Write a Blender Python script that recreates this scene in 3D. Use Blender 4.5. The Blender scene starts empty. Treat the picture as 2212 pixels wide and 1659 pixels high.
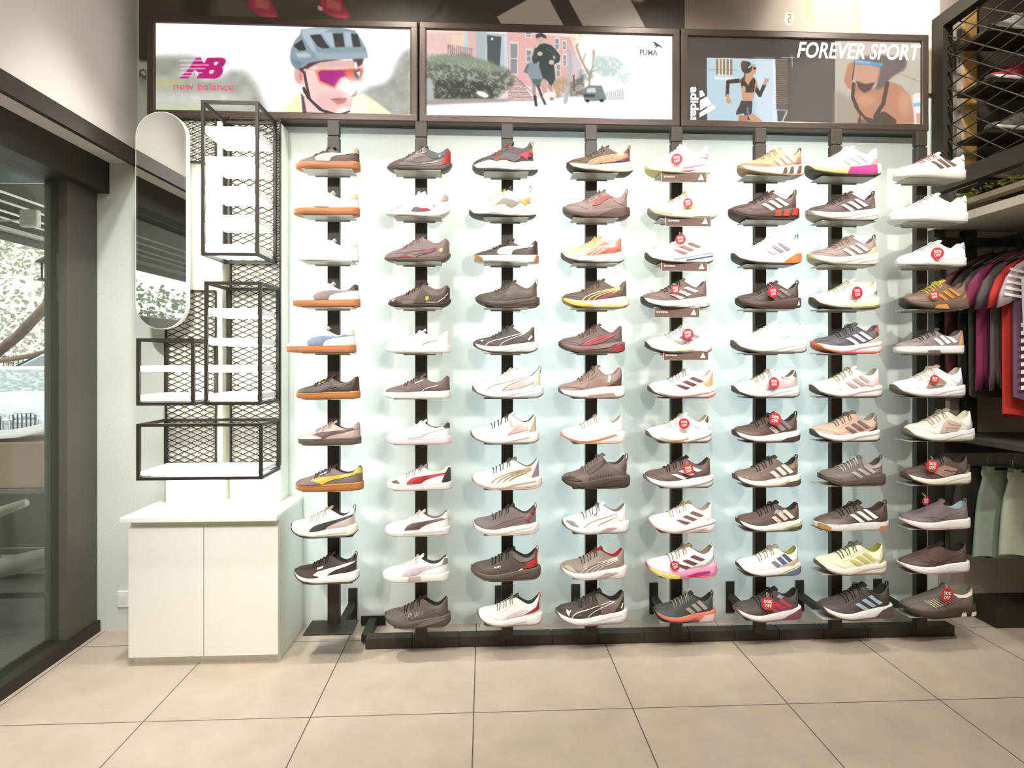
import bpy, bmesh, math, random
import numpy as np
from mathutils import Vector, Matrix
from mathutils.geometry import delaunay_2d_cdt
R = math.radians
scene = bpy.context.scene
col = scene.collection

# ------------------------------------------------------------------ camera
FPX, W, H, HOR, YAW, CAMZ = 1290.0, 2212.0, 1659.0, 778.0, R(2.7), 1.32
cam_d = bpy.data.cameras.new('camera'); cam = bpy.data.objects.new('camera', cam_d); col.objects.link(cam)
cam.location = (0, 0, CAMZ); cam.rotation_euler = (math.pi/2, 0, -YAW)
cam_d.sensor_width = 36; cam_d.lens = 36*FPX/W; cam_d.shift_y = (HOR - H/2)/W
cam_d.clip_start = 0.02; cam_d.clip_end = 200
scene.camera = cam
scene.view_settings.view_transform = 'Standard'; scene.view_settings.look = 'None'
scene.view_settings.gamma = 1; scene.view_settings.use_curve_mapping = False
scene.view_settings.exposure = 0.0
scene.cycles.max_bounces = 8; scene.cycles.diffuse_bounces = 4; scene.cycles.glossy_bounces = 4
scene.cycles.transparent_max_bounces = 16; scene.cycles.transmission_bounces = 6
scene.cycles.sample_clamp_indirect = 6.0; scene.cycles.caustics_reflective = False; scene.cycles.caustics_refractive = False
scene.cycles.use_denoising = True

# ------------------------------------------------------------------ world and lights
world = bpy.data.worlds.new('world'); scene.world = world; world.use_nodes = True
wn = world.node_tree; wn.nodes.clear()
wo = wn.nodes.new('ShaderNodeOutputWorld'); wb = wn.nodes.new('ShaderNodeBackground')
sky = wn.nodes.new('ShaderNodeTexSky'); sky.sky_type = 'HOSEK_WILKIE'; sky.turbidity = 6; sky.ground_albedo = 0.5
sky.sun_direction = (-0.5, -0.2, 0.75)
mx = wn.nodes.new('ShaderNodeMix'); mx.data_type = 'RGBA'; mx.inputs[0].default_value = 0.8
mx.inputs[7].default_value = (1, 1, 0.98, 1)
wn.links.new(sky.outputs[0], mx.inputs[6]); wn.links.new(mx.outputs[2], wb.inputs[0])
wb.inputs[1].default_value = 2.6
wn.links.new(wb.outputs[0], wo.inputs[0])

def lamp(name, kind, loc, target, power, color=(1, 1, 1), size=0.06, spot=100, blend=0.5, sy=None):
    l = bpy.data.lights.new(name, kind); l.energy = power; l.color = color
    if kind == 'AREA':
        l.size = size
        if sy: l.shape = 'RECTANGLE'; l.size_y = sy
    else:
        l.shadow_soft_size = size
    if kind == 'SPOT': l.spot_size = R(spot); l.spot_blend = blend
    o = bpy.data.objects.new(name, l); col.objects.link(o); o.location = loc
    d = Vector(target) - Vector(loc); o.rotation_euler = d.to_track_quat('-Z', 'Y').to_euler()
    return o
WARM = (1.0, 0.965, 0.90)
# ceiling spots washing the shoe wall from close by, and track spots aimed at the shoes from the room
for (x, p, tx) in ((-0.45, 62, -0.35), (0.89, 62, 0.89), (1.97, 62, 1.93)):
    lamp('ceiling_spot', 'SPOT', (x, 2.33, 3.4), (tx, 2.86, 1.0), p, WARM, 0.03, 110, 0.8)
for (x, p, tx) in ((-1.15, 165, -0.30), (0.25, 125, 0.42), (1.0, 140, 1.2), (2.1, 165, 1.95)):
    lamp('track_spot', 'SPOT', (x, 0.35, 3.2), (tx, 3.0, 1.3), p, WARM, 0.03, 54, 0.55)
lamp('cabinet_spot', 'SPOT', (-1.0, 0.2, 3.2), (-1.45, 2.7, 0.9), 240, (1, .98, .95), 0.05, 50, 1.0)
# unseen area lights added below the ceiling as general fill
for (x, y, p) in ((-0.7, 0.9, 19), (0.9, 0.9, 19), (0.1, -0.5, 26)):
    lamp('ceiling_fill_light', 'AREA', (x, y, 3.38), (x, y + 0.25, 0), p, (1, 0.95, 0.89), 0.9)
lamp('poster_spot', 'SPOT', (1.95, 2.45, 3.42), (2.0, 2.97, 2.95), 40, WARM, 0.05, 120, 0.8)
# spot over the left cabinet corner
lamp('corner_spot', 'SPOT', (-1.2, 2.2, 3.4), (-1.25, 2.8, 0.8), 190, (1, 0.98, 0.95), 0.05, 62, 0.8)
# sun on the street
sun = lamp('sun', 'SUN', (-6, 2, 9), (-8, 7, 0), 5.0, (1, 0.97, 0.92), 0.02)
sun.data.angle = R(1)

# ------------------------------------------------------------------ measuring helpers (a photo direction met with a plane Y = const)
def wx(px, Y):
    return Y*math.tan(math.atan((px - W/2)/FPX) + YAW)
def depth(X, Y):
    return X*math.sin(YAW) + Y*math.cos(YAW)
def wz(py, X, Y):
    return CAMZ - (py - HOR)*depth(X, Y)/FPX
def pt(px, py, Y):
    X = wx(px, Y); return (X, Y, wz(py, X, Y))
def proj(X, Y, Z):
    d = depth(X, Y); u = X*math.cos(YAW) - Y*math.sin(YAW)
    return W/2 + FPX*u/d, HOR - FPX*(Z - CAMZ)/d

# ------------------------------------------------------------------ materials
def s2l(c): c /= 255.0; return c/12.92 if c <= 0.04045 else ((c + 0.055)/1.055)**2.4
def hexc(h): return [s2l(int(h[i:i+2], 16)) for i in (0, 2, 4)]
_m = {}
def newmat(name):
    m = bpy.data.materials.new(name); m.use_nodes = True
    return m, m.node_tree, m.node_tree.nodes['Principled BSDF']
def M(h, rough=0.55, metal=0.0, K=1.35, noise=0.06, nscale=60, bump=0.05, spec=0.35, bscale=None, cap=0.86):
    """observed photo colour -> surface colour, with fine procedural variation"""
    key = (h, rough, metal, K, noise, nscale, bump, spec)
    if key in _m: return _m[key]
    m, nt, b = newmat('surface_' + h)
    c = [min(cap, v/(1 + (K-1)*(1 - v*v))) for v in hexc(h)]
    tc = nt.nodes.new('ShaderNodeTexCoord'); n = nt.nodes.new('ShaderNodeTexNoise'); n.inputs['Scale'].default_value = nscale
    n.inputs['Detail'].default_value = 2
    nt.links.new(tc.outputs['Object'], n.inputs['Vector'])
    r = nt.nodes.new('ShaderNodeValToRGB')
    r.color_ramp.elements[0].position = 0.3; r.color_ramp.elements[1].position = 0.7
    r.color_ramp.elements[0].color = [v*(1-noise) for v in c] + [1]; r.color_ramp.elements[1].color = [min(0.9, v*(1+noise)) for v in c] + [1]
    nt.links.new(n.outputs[0], r.inputs[0]); nt.links.new(r.outputs[0], b.inputs['Base Color'])
    if bump:
        bp = nt.nodes.new('ShaderNodeBump'); bp.inputs['Strength'].default_value = bump*4; bp.inputs['Distance'].default_value = 0.002
        n2 = nt.nodes.new('ShaderNodeTexNoise'); n2.inputs['Scale'].default_value = bscale or nscale*6
        nt.links.new(tc.outputs['Object'], n2.inputs['Vector'])
        nt.links.new(n2.outputs[0], bp.inputs['Height']); nt.links.new(bp.outputs[0], b.inputs['Normal'])
    b.inputs['Roughness'].default_value = rough; b.inputs['Metallic'].default_value = metal
    b.inputs['Specular IOR Level'].default_value = spec
    _m[key] = m; return m
def emit(name, c, s):
    m, nt, b = newmat(name); b.inputs['Base Color'].default_value = (0.03, 0.03, 0.03, 1)
    b.inputs['Emission Color'].default_value = (*c, 1); b.inputs['Emission Strength'].default_value = s; return m
def attr_mat(name, emission=0.0, k=1.0, rough=0.5):
    m, nt, b = newmat(name)
    a = nt.nodes.new('ShaderNodeVertexColor'); a.layer_name = 'print'
    if emission:
        nt.links.new(a.outputs[0], b.inputs['Emission Color']); b.inputs['Emission Strength'].default_value = emission
        b.inputs['Base Color'].default_value = (0.02, 0.02, 0.02, 1)
    else:
        v = nt.nodes.new('ShaderNodeVectorMath'); v.operation = 'SCALE'; v.inputs['Scale'].default_value = k
        nt.links.new(a.outputs[0], v.inputs[0]); nt.links.new(v.outputs[0], b.inputs['Base Color'])
    b.inputs['Roughness'].default_value = rough
    return m

# ------------------------------------------------------------------ mesh helpers
def link(o, parent=None):
    col.objects.link(o)
    if parent is not None: o.parent = parent
    return o
def mesh(name, verts, faces, mat, parent=None, smooth=False, mats=None, mi=None):
    me = bpy.data.meshes.new(name); me.from_pydata([tuple(v) for v in verts], [], faces)
    for m in (mats or [mat]): me.materials.append(m)
    if mi is not None: me.polygons.foreach_set('material_index', mi)
    if smooth: me.polygons.foreach_set('use_smooth', [True]*len(me.polygons))
    me.update()
    return link(bpy.data.objects.new(name, me), parent)
def tag(o, label, cat, group=None, kind=None):
    o['label'] = label; o['category'] = cat
    if group: o['group'] = group
    if kind: o['kind'] = kind
    return o
def empty(name, loc, rz=0):
    o = bpy.data.objects.new(name, None); o.empty_display_size = 0.05; o.location = loc; o.rotation_euler = (0, 0, rz)
    return link(o)
class MB:
    def __init__(s): s.v = []; s.f = []; s.mi = []; s.cur = 0
    def add(s, vs, fs):
        o = len(s.v); s.v += [tuple(v) for v in vs]; s.f += [tuple(i + o for i in f) for f in fs]; s.mi += [s.cur]*len(fs); return s
    def box(s, x0, x1, y0, y1, z0, z1, bev=0.0):
        if bev <= 0:
            v = [(x, y, z) for x in (x0, x1) for y in (y0, y1) for z in (z0, z1)]
            return s.add(v, [(0, 1, 3, 2), (4, 6, 7, 5), (0, 4, 5, 1), (2, 3, 7, 6), (0, 2, 6, 4), (1, 5, 7, 3)])
        bm = bmesh.new(); bmesh.ops.create_cube(bm, size=1)
        for v in bm.verts:
            v.co = Vector((x0 + (v.co.x + .5)*(x1 - x0), y0 + (v.co.y + .5)*(y1 - y0), z0 + (v.co.z + .5)*(z1 - z0)))
        bmesh.ops.bevel(bm, geom=bm.edges[:], offset=bev, segments=2, profile=0.5, affect='EDGES')
        bm.verts.index_update()
        s.add([v.co[:] for v in bm.verts], [[v.index for v in f.verts] for f in bm.faces]); bm.free(); return s
    def bar(s, a, b, w, h=None, up=(0, 0, 1)):
        h = h or w; a = Vector(a); b = Vector(b); d = (b - a).normalized(); up = Vector(up)
        if abs(d.dot(up)) > .98: up = Vector((1, 0, 0))
        sx = d.cross(up).normalized(); sz = sx.cross(d).normalized()
        v = [p + sx*i*w/2 + sz*j*h/2 for p in (a, b) for i, j in ((-1, -1), (1, -1), (1, 1), (-1, 1))]
        return s.add(v, [(0, 3, 2, 1), (4, 5, 6, 7), (0, 1, 5, 4), (1, 2, 6, 5), (2, 3, 7, 6), (3, 0, 4, 7)])
    def tube(s, pts, r, n=6, closed=False):
        P = [Vector(p) for p in pts]; k = len(P); rs = r if isinstance(r, (list, tuple)) else [r]*k
        base = len(s.v); up = None
        for i, p in enumerate(P):
            if closed: d = P[(i+1) % k] - P[i-1]
            else: d = P[min(i+1, k-1)] - P[max(i-1, 0)]
            d = d.normalized() if d.length > 1e-9 else Vector((0, 0, 1))
            if up is None: up = Vector((0, 0, 1)) if abs(d.z) < .9 else Vector((1, 0, 0))
            a = d.cross(up)
            a = a.normalized() if a.length > 1e-6 else d.orthogonal().normalized()
            c = a.cross(d).normalized(); up = c
            for j in range(n):
                t = 2*math.pi*j/n; s.v.append(tuple(p + (a*math.cos(t) + c*math.sin(t))*rs[i]))
        fs = []
        for i in range(k if closed else k - 1):
            i2 = (i+1) % k
            for j in range(n):
                fs.append((base+i*n+j, base+i*n+(j+1) % n, base+i2*n+(j+1) % n, base+i2*n+j))
        if not closed: fs += [tuple(base+j for j in range(n))[::-1], tuple(base+(k-1)*n+j for j in range(n))]
        s.f += fs; s.mi += [s.cur]*len(fs); return s
    def cyl(s, a, b, r, n=16): return s.tube([a, b], r, n)
    def lathe(s, prof, c=(0, 0, 0), n=24, axis='z'):
        vs = []; fs = []
        for (r, h) in prof:
            for j in range(n):
                t = 2*math.pi*j/n; x, y = r*math.cos(t), r*math.sin(t)
                vs.append((c[0]+x, c[1]+y, c[2]+h) if axis == 'z' else ((c[0]+x, c[1]+h, c[2]+y) if axis == 'y' else (c[0]+h, c[1]+x, c[2]+y)))
        for i in range(len(prof)-1):
            for j in range(n): fs.append((i*n+j, i*n+(j+1) % n, (i+1)*n+(j+1) % n, (i+1)*n+j))
        fs.append(tuple(range(n))[::-1]); fs.append(tuple((len(prof)-1)*n+j for j in range(n)))
        return s.add(vs, fs)
    def prism(s, poly, y0, y1):   # poly in (x, z)
        n = len(poly); v = [(x, y0, z) for x, z in poly] + [(x, y1, z) for x, z in poly]
        return s.add(v, [tuple(range(n)), tuple(range(2*n-1, n-1, -1))] + [(i, n+i, n+(i+1) % n, (i+1) % n) for i in range(n)])
    def build(s, name, mat, parent=None, smooth=False, mats=None):
        return mesh(name, s.v, s.f, mat, parent, smooth, mats, s.mi if mats else None)
def interp(tab, u):
    if u <= tab[0][0]: return tab[0][1]
    for (a, x), (b, y) in zip(tab, tab[1:]):
        if u <= b:
            t = (u-a)/(b-a) if b > a else 0; return x + (y-x)*t
    return tab[-1][1]
def smoothtab(tab, n=60):
    """Catmull-Rom style smoothing of a profile table -> dense table"""
    out = []
    for i in range(len(tab)-1):
        p0 = tab[max(i-1, 0)]; p1 = tab[i]; p2 = tab[i+1]; p3 = tab[min(i+2, len(tab)-1)]
        m1 = (p2[1]-p0[1])/max(p2[0]-p0[0], 1e-6); m2 = (p3[1]-p1[1])/max(p3[0]-p1[0], 1e-6); h = p2[0]-p1[0]
        for k in range(6):
            t = k/6; h00 = 2*t**3-3*t*t+1; h10 = t**3-2*t*t+t; h01 = -2*t**3+3*t*t; h11 = t**3-t*t
            out.append((p1[0]+t*h, h00*p1[1]+h10*h*m1+h01*p2[1]+h11*h*m2))
    out.append(tab[-1]); return out
def text_mesh(s, size=1.0, shear=0.0, spacing=1.0, extrude=0.0, bold=0.0):
    """verts (x,y) and faces of a word, normalised so that its width is 1 x size and origin bottom-left"""
    cu = bpy.data.curves.new('t', 'FONT'); cu.body = s; cu.shear = shear; cu.space_character = spacing; cu.resolution_u = 3
    cu.offset = bold
    ob = bpy.data.objects.new('t', cu); col.objects.link(ob)
    dg = bpy.context.evaluated_depsgraph_get(); dg.update()
    me = bpy.data.meshes.new_from_object(ob.evaluated_get(dg))
    vs = [(v.co.x, v.co.y) for v in me.vertices]; fs = [tuple(p.vertices) for p in me.polygons]
    bpy.data.objects.remove(ob); bpy.data.meshes.remove(me); bpy.data.curves.remove(cu)
    x0 = min(v[0] for v in vs); x1 = max(v[0] for v in vs); y0 = min(v[1] for v in vs); y1 = max(v[1] for v in vs)
    return [((x-x0)/(x1-x0), (y-y0)/(y1-y0)) for x, y in vs], fs
_t = {}
def tmesh(s, shear=0.0, bold=0.0):
    k = (s, shear, bold)
    if k not in _t: _t[k] = text_mesh(s, shear=shear, bold=bold)
    return _t[k]

BLACK = M('3b342b', 0.45, 0.0, 1.2, noise=0.05, bump=0.03, spec=0.4)
BLACK2 = M('2f2a22', 0.5, 0.0, 1.2, noise=0.05, bump=0.03, spec=0.4)
BRONZE = M('54473f', 0.35, 0.3, 1.2, noise=0.05, bump=0.02)
WHITE = M('ffffff', 0.5, 0, 1.2, noise=0.01, bump=0.0)

# ------------------------------------------------------------------ structure
def plaster(name, c, rough=0.8, s=3.0, amt=0.05):
    m, nt, b = newmat(name); tc = nt.nodes.new('ShaderNodeTexCoord')
    n = nt.nodes.new('ShaderNodeTexNoise'); n.inputs['Scale'].default_value = s; n.inputs['Detail'].default_value = 6
    r = nt.nodes.new('ShaderNodeValToRGB'); r.color_ramp.elements[0].position = .35; r.color_ramp.elements[1].position = .65
    r.color_ramp.elements[0].color = [v*(1-amt) for v in c]+[1]; r.color_ramp.elements[1].color = [*c, 1]
    nt.links.new(tc.outputs['Object'], n.inputs['Vector']); nt.links.new(n.outputs[0], r.inputs[0]); nt.links.new(r.outputs[0], b.inputs['Base Color'])
    n2 = nt.nodes.new('ShaderNodeTexNoise'); n2.inputs['Scale'].default_value = 120
    nt.links.new(tc.outputs['Object'], n2.inputs['Vector'])
    bp = nt.nodes.new('ShaderNodeBump'); bp.inputs['Strength'].default_value = .25; bp.inputs['Distance'].default_value = .003
    nt.links.new(n2.outputs[0], bp.inputs['Height']); nt.links.new(bp.outputs[0], b.inputs['Normal'])
    b.inputs['Roughness'].default_value = rough; b.inputs['Specular IOR Level'].default_value = .2
    return m
WALLM = plaster("mint_plaster", (0.69, 0.74, 0.69))
CREAM = plaster('cream_plaster', (0.80, 0.75, 0.68))
GREYW = plaster('grey_column', (0.10, 0.097, 0.08), 0.6)
CEILM = plaster('ceiling_paint', (0.6, 0.58, 0.54))
DIMW = plaster('dimmed_plaster', (0.42, 0.37, 0.31))  # back wall's plaster made darker and browner to hold its weaker light

def tile_mat():
    m, nt, b = newmat('floor_tiles'); tc = nt.nodes.new('ShaderNodeTexCoord')
    mp = nt.nodes.new('ShaderNodeMapping')
    T = 0.602
    mp.inputs['Location'].default_value = (-(X0T/T), -(Y0T/T), 0); mp.inputs['Scale'].default_value = (1/T, 1/T, 1)
    nt.links.new(tc.outputs['Object'], mp.inputs['Vector'])
    br = nt.nodes.new('ShaderNodeTexBrick'); br.offset = 0; br.squash = 1
    br.inputs['Scale'].default_value = 1; br.inputs['Mortar Size'].default_value = 0.0042; br.inputs['Mortar Smooth'].default_value = 0.2
    br.inputs['Brick Width'].default_value = 1; br.inputs['Row Height'].default_value = 1; br.inputs['Bias'].default_value = -0.4
    br.inputs['Color1'].default_value = (0.525, 0.43, 0.345, 1); br.inputs['Color2'].default_value = (0.505, 0.412, 0.33, 1)
    br.inputs['Mortar'].default_value = (0.12, 0.09, 0.07, 1)
    nt.links.new(mp.outputs[0], br.inputs['Vector'])
    n = nt.nodes.new('ShaderNodeTexNoise'); n.inputs['Scale'].default_value = 6; n.inputs['Detail'].default_value = 8
    n.inputs['Roughness'].default_value = .65
    nt.links.new(tc.outputs['Object'], n.inputs['Vector'])
    r = nt.nodes.new('ShaderNodeValToRGB'); r.color_ramp.elements[0].position = .3; r.color_ramp.elements[1].position = .7
    r.color_ramp.elements[0].color = (.88, .88, .88, 1); r.color_ramp.elements[1].color = (1.08, 1.08, 1.07, 1)
    nt.links.new(n.outputs[0], r.inputs[0])
    mu = nt.nodes.new('ShaderNodeMix'); mu.data_type = 'RGBA'; mu.blend_type = 'MULTIPLY'; mu.inputs[0].default_value = 1
    nt.links.new(br.outputs[0], mu.inputs[6]); nt.links.new(r.outputs[0], mu.inputs[7]); nt.links.new(mu.outputs[2], b.inputs['Base Color'])
    bp = nt.nodes.new('ShaderNodeBump'); bp.inputs['Strength'].default_value = .4; bp.inputs['Distance'].default_value = .002; bp.invert = True
    nt.links.new(br.outputs[1], bp.inputs['Height']); nt.links.new(bp.outputs[0], b.inputs['Normal'])
    b.inputs['Roughness'].default_value = .42; b.inputs['Specular IOR Level'].default_value = .4
    return m
# grout crossing seen at (1367,1530): floor point
d0 = CAMZ*FPX/(1530-HOR); u0 = d0*(1367-W/2)/FPX
X0T = u0*math.cos(YAW) + d0*math.sin(YAW); Y0T = d0*math.cos(YAW) - u0*math.sin(YAW)
def struct(o): o['kind'] = 'structure'; return o
XL, XB, XR, YB, YF, ZC = -1.88, -1.69, 3.4, 3.0, -1.6, 3.5
struct(MB().box(XL-.02, XR, YF, YB+.1, -.1, 0).build('floor', tile_mat()))
struct(MB().box(XL-.02, XR, YF, YB+.1, ZC, ZC+.1).build('ceiling', CEILM))
struct(MB().box(XL-.02, 2.36, YB, YB+.1, 0, ZC).build('wall_back', WALLM))
struct(MB().box(2.36, XR+.1, YB, YB+.1, 0, ZC).build('wall_back_side', DIMW))
struct(MB().box(XR, XR+.1, YF, YB, 0, ZC).build('wall_right', DIMW))
struct(MB().box(XL-.02, XR, YF-.1, YF, 0, ZC).build('wall_front', CREAM))
# bulkhead over the shop window, its dark edge angle and the soffit behind it
struct(MB().box(XL-.1, XB, YF, YB, 2.28, ZC).build('wall_left', CREAM))
struct(MB().box(XB-.012, XB+.012, YF, YB, 2.262, 2.335).build('trim_1', BLACK))
struct(MB().box(XL-.1, XL+.06, YF, 2.995, 2.13, 2.2795).build('trim_2', BLACK2))
struct(MB().box(XL-.1, XL+.015, YF, YB, 0, .055).build('trim_3', BLACK2))
struct(MB().box(XL-.1, XL+.0, 2.79, YB, .055, 2.13).build('wall_left_column', GREYW))
wf = MB()
for y in (1.25, -.4): wf.box(XL-.06, XL, y, y+.05, .055, 2.13)
wfo = struct(wf.build('window_1', BLACK2))
gm, gt, gb = newmat('window_glass'); gt.nodes.remove(gb)
g1 = gt.nodes.new('ShaderNodeBsdfTransparent'); g2 = gt.nodes.new('ShaderNodeBsdfGlossy'); g2.inputs['Roughness'].default_value = .02
g2.inputs['Color'].default_value = (.95, 1, .98, 1); g1.inputs['Color'].default_value = (.86, .88, .86, 1)
gl_ = gt.nodes.new('ShaderNodeLayerWeight'); gpw = gt.nodes.new('ShaderNodeMath'); gpw.operation = 'POWER'; gpw.inputs[1].default_value = 4; gt.links.new(gl_.outputs['Facing'], gpw.inputs[0]); gf = gt.nodes.new('ShaderNodeMath'); gf.operation = 'MULTIPLY_ADD'; gf.inputs[1].default_value = .8; gf.inputs[2].default_value = .03; gt.links.new(gpw.outputs[0], gf.inputs[0]); gx = gt.nodes.new('ShaderNodeMixShader')
gt.links.new(gf.outputs[0], gx.inputs[0]); gt.links.new(g1.outputs[0], gx.inputs[1]); gt.links.new(g2.outputs[0], gx.inputs[2])
gt.links.new(gx.outputs[0], gt.nodes['Material Output'].inputs[0])
MB().box(XL-.045, XL-.037, YF, 2.789, .056, 2.129).build('window_glass', gm, wfo)
# ------------------------------------------------------------------ sneakers (built in units of their own length: u 0 = toe, 1 = heel)
SH = {
 'court': dict(zb=[(0, .028), (.06, .010), (.2, 0), (.9, 0), (1, .006)], zt=[(0, .088), (.08, .092), (.4, .098), (.8, .108), (1, .112)], to=.0,
   top=[(0, .09), (.02, .118), (.07, .145), (.15, .168), (.27, .20), (.38, .248), (.48, .29), (.56, .318)],
   colr=[(.56, .318), (.63, .272), (.70, .238), (.78, .228), (.86, .252), (.93, .31), (.955, .318), (.985, .295)],
   uh=.985, tongue=.035, wrap=0, wsole=1.0, lean=-.04, bulge=.004),
 'run': dict(zb=[(0, .105), (.05, .072), (.15, .03), (.32, 0), (.85, 0), (.95, .018), (1, .055)], zt=[(0, .142), (.06, .125), (.2, .095), (.4, .092), (.6, .117), (.8, .142), (.93, .157), (1, .148)], to=.016,
   top=[(0, .14), (.02, .172), (.07, .198), (.15, .214), (.27, .238), (.38, .285), (.48, .338), (.57, .378)],
   colr=[(.57, .378), (.64, .342), (.72, .296), (.79, .275), (.86, .305), (.915, .362), (.94, .372), (.955, .35)],
   uh=.955, tongue=.03, wrap=1, wsole=1.05, lean=-.02, bulge=.012),
 'chunk': dict(zb=[(0, .06), (.05, .03), (.15, .005), (.3, 0), (.85, 0), (.95, .012), (1, .04)], zt=[(0, .10), (.1, .112), (.25, .142), (.35, .128), (.5, .150), (.62, .122), (.75, .145), (.9, .155), (1, .14)], to=.018,
   top=[(0, .135), (.02, .165), (.07, .195), (.15, .225), (.27, .265), (.38, .325), (.48, .38), (.57, .415)],
   colr=[(.57, .415), (.63, .385), (.70, .365), (.78, .36), (.83, .39), (.87, .44), (.90, .455), (.93, .42)],
   uh=.935, tongue=.07, wrap=1, wsole=1.08, lean=-.10, bulge=.02),
 'moto': dict(zb=[(0, .05), (.06, .02), (.2, 0), (.82, 0), (.93, .03), (1, .09)], zt=[(0, .072), (.1, .052), (.4, .05), (.7, .062), (.9, .09), (1, .13)], to=.0,
   top=[(0, .075), (.02, .105), (.07, .135), (.15, .165), (.27, .205), (.38, .265), (.48, .325), (.57, .36)],
   colr=[(.57, .36), (.65, .315), (.73, .275), (.80, .262), (.86, .285), (.91, .325), (.94, .332), (.975, .29)],
   uh=.98, tongue=.02, wrap=0, wsole=.95, lean=.0, bulge=.0),
 'knit': dict(zb=[(0, .09), (.05, .055), (.15, .02), (.3, 0), (.85, 0), (.95, .015), (1, .05)], zt=[(0, .125), (.06, .115), (.2, .105), (.4, .12), (.6, .15), (.8, .165), (.93, .165), (1, .15)], to=.014,
   top=[(0, .13), (.02, .165), (.07, .19), (.15, .208), (.27, .25), (.38, .318), (.48, .38), (.56, .44)],
   colr=[(.56, .44), (.60, .40), (.66, .335), (.75, .315), (.83, .335), (.89, .40), (.915, .425), (.935, .38)],
   uh=.945, tongue=.02, wrap=1, wsole=1.06, lean=.04, bulge=.012),
 'slip': dict(zb=[(0, .085), (.05, .055), (.15, .02), (.3, 0), (.85, 0), (.95, .012), (1, .035)], zt=[(0, .118), (.06, .11), (.2, .10), (.4, .10), (.6, .118), (.8, .13), (.93, .135), (1, .13)], to=.012,
   top=[(0, .12), (.02, .15), (.07, .178), (.15, .20), (.27, .235), (.38, .275), (.48, .315), (.55, .335)],
   colr=[(.55, .335), (.62, .295), (.70, .268), (.79, .262), (.86, .29), (.92, .335), (.945, .345), (.96, .31)],
   uh=.96, tongue=.05, wrap=0, wsole=1.04, lean=-.02, bulge=.008),
}
for k, s in SH.items():
    for f in ('zb', 'zt', 'top', 'colr'): s[f] = smoothtab(s[f])
WT = smoothtab([(0, .165), (.12, .17), (.25, .182), (.35, .180), (.48, .160), (.6, .140), (.75, .128), (.88, .128), (1, .12)])
def wplan(u, a=0.0, b=1.0):
    """half width of the plan outline running from u=a to u=b"""
    v = (u - a)/(b - a); w = interp(WT, min(max(v, 0), 1))
    if v < .24: e = min(1, (.24 - v)/.24); w *= max(0, 1 - e**2.4)**.5
    if v > .86: e = min(1, (v - .86)/.14); w *= max(0, 1 - e**2.3)**.5
    return w
def cen(u): return .028*max(0, 1 - u/.45)**2
def sect(sh, u):
    """wall base/edge figures at station u"""
    a, b = .006, sh['uh']; wb = wplan(u, a, b)*.97; zt = interp(sh['zt'], u) - .006; ut = sh['top'][-1][0]
    if u <= ut:
        tp = interp(sh['top'], u); k = min(1, max(0, u/ut))
        we = wb*.5*(1-k) + .062*k; we = min(we, wb*.62); crown = (.03*(1-k) + .016*k)
        ze = tp - crown; return wb, zt, we, ze, tp, False
    c = interp(sh['colr'], u); v = (u-ut)/(b-ut)
    we = .062 + .022*math.sin(min(1, v*1.25)*math.pi*.5); we = min(we, wb*.72)
    return wb, zt, we, c, c, True
def wally(sh, u, z):
    wb, zt, we, ze, tp, op = sect(sh, u)
    t = min(1, max(0, (z - zt)/max(ze - zt, 1e-4)))
    p = 1.7 if not op else 2.0
    y = we + (wb - we)*max(0, 1 - t**p)**.8 + sh['bulge']*.4*math.sin(math.pi*t)*min(1, wb/.1)
    return y
def leanx(sh, u, z):
    k = max(0, min(1, (u-.78)/.2)); k = k*k*(3-2*k)
    return u + sh['lean']*k*max(0, z - .15)
def mids(sh, u): return wplan(u)*sh['wsole']
def lat(sh, u, z, off=.005, sole=False):
    if sole:
        zb = interp(sh['zb'], u); zt = interp(sh['zt'], u); t = min(1, max(0, (z-zb)/(zt-zb)))
        w = mids(sh, u)*(.97 + .05*math.sin(math.pi*t)) + off; return (u, cen(u) - w, z)
    y = wally(sh, u, z) + off
    return (leanx(sh, u, z), cen(u) - y, z)

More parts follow.
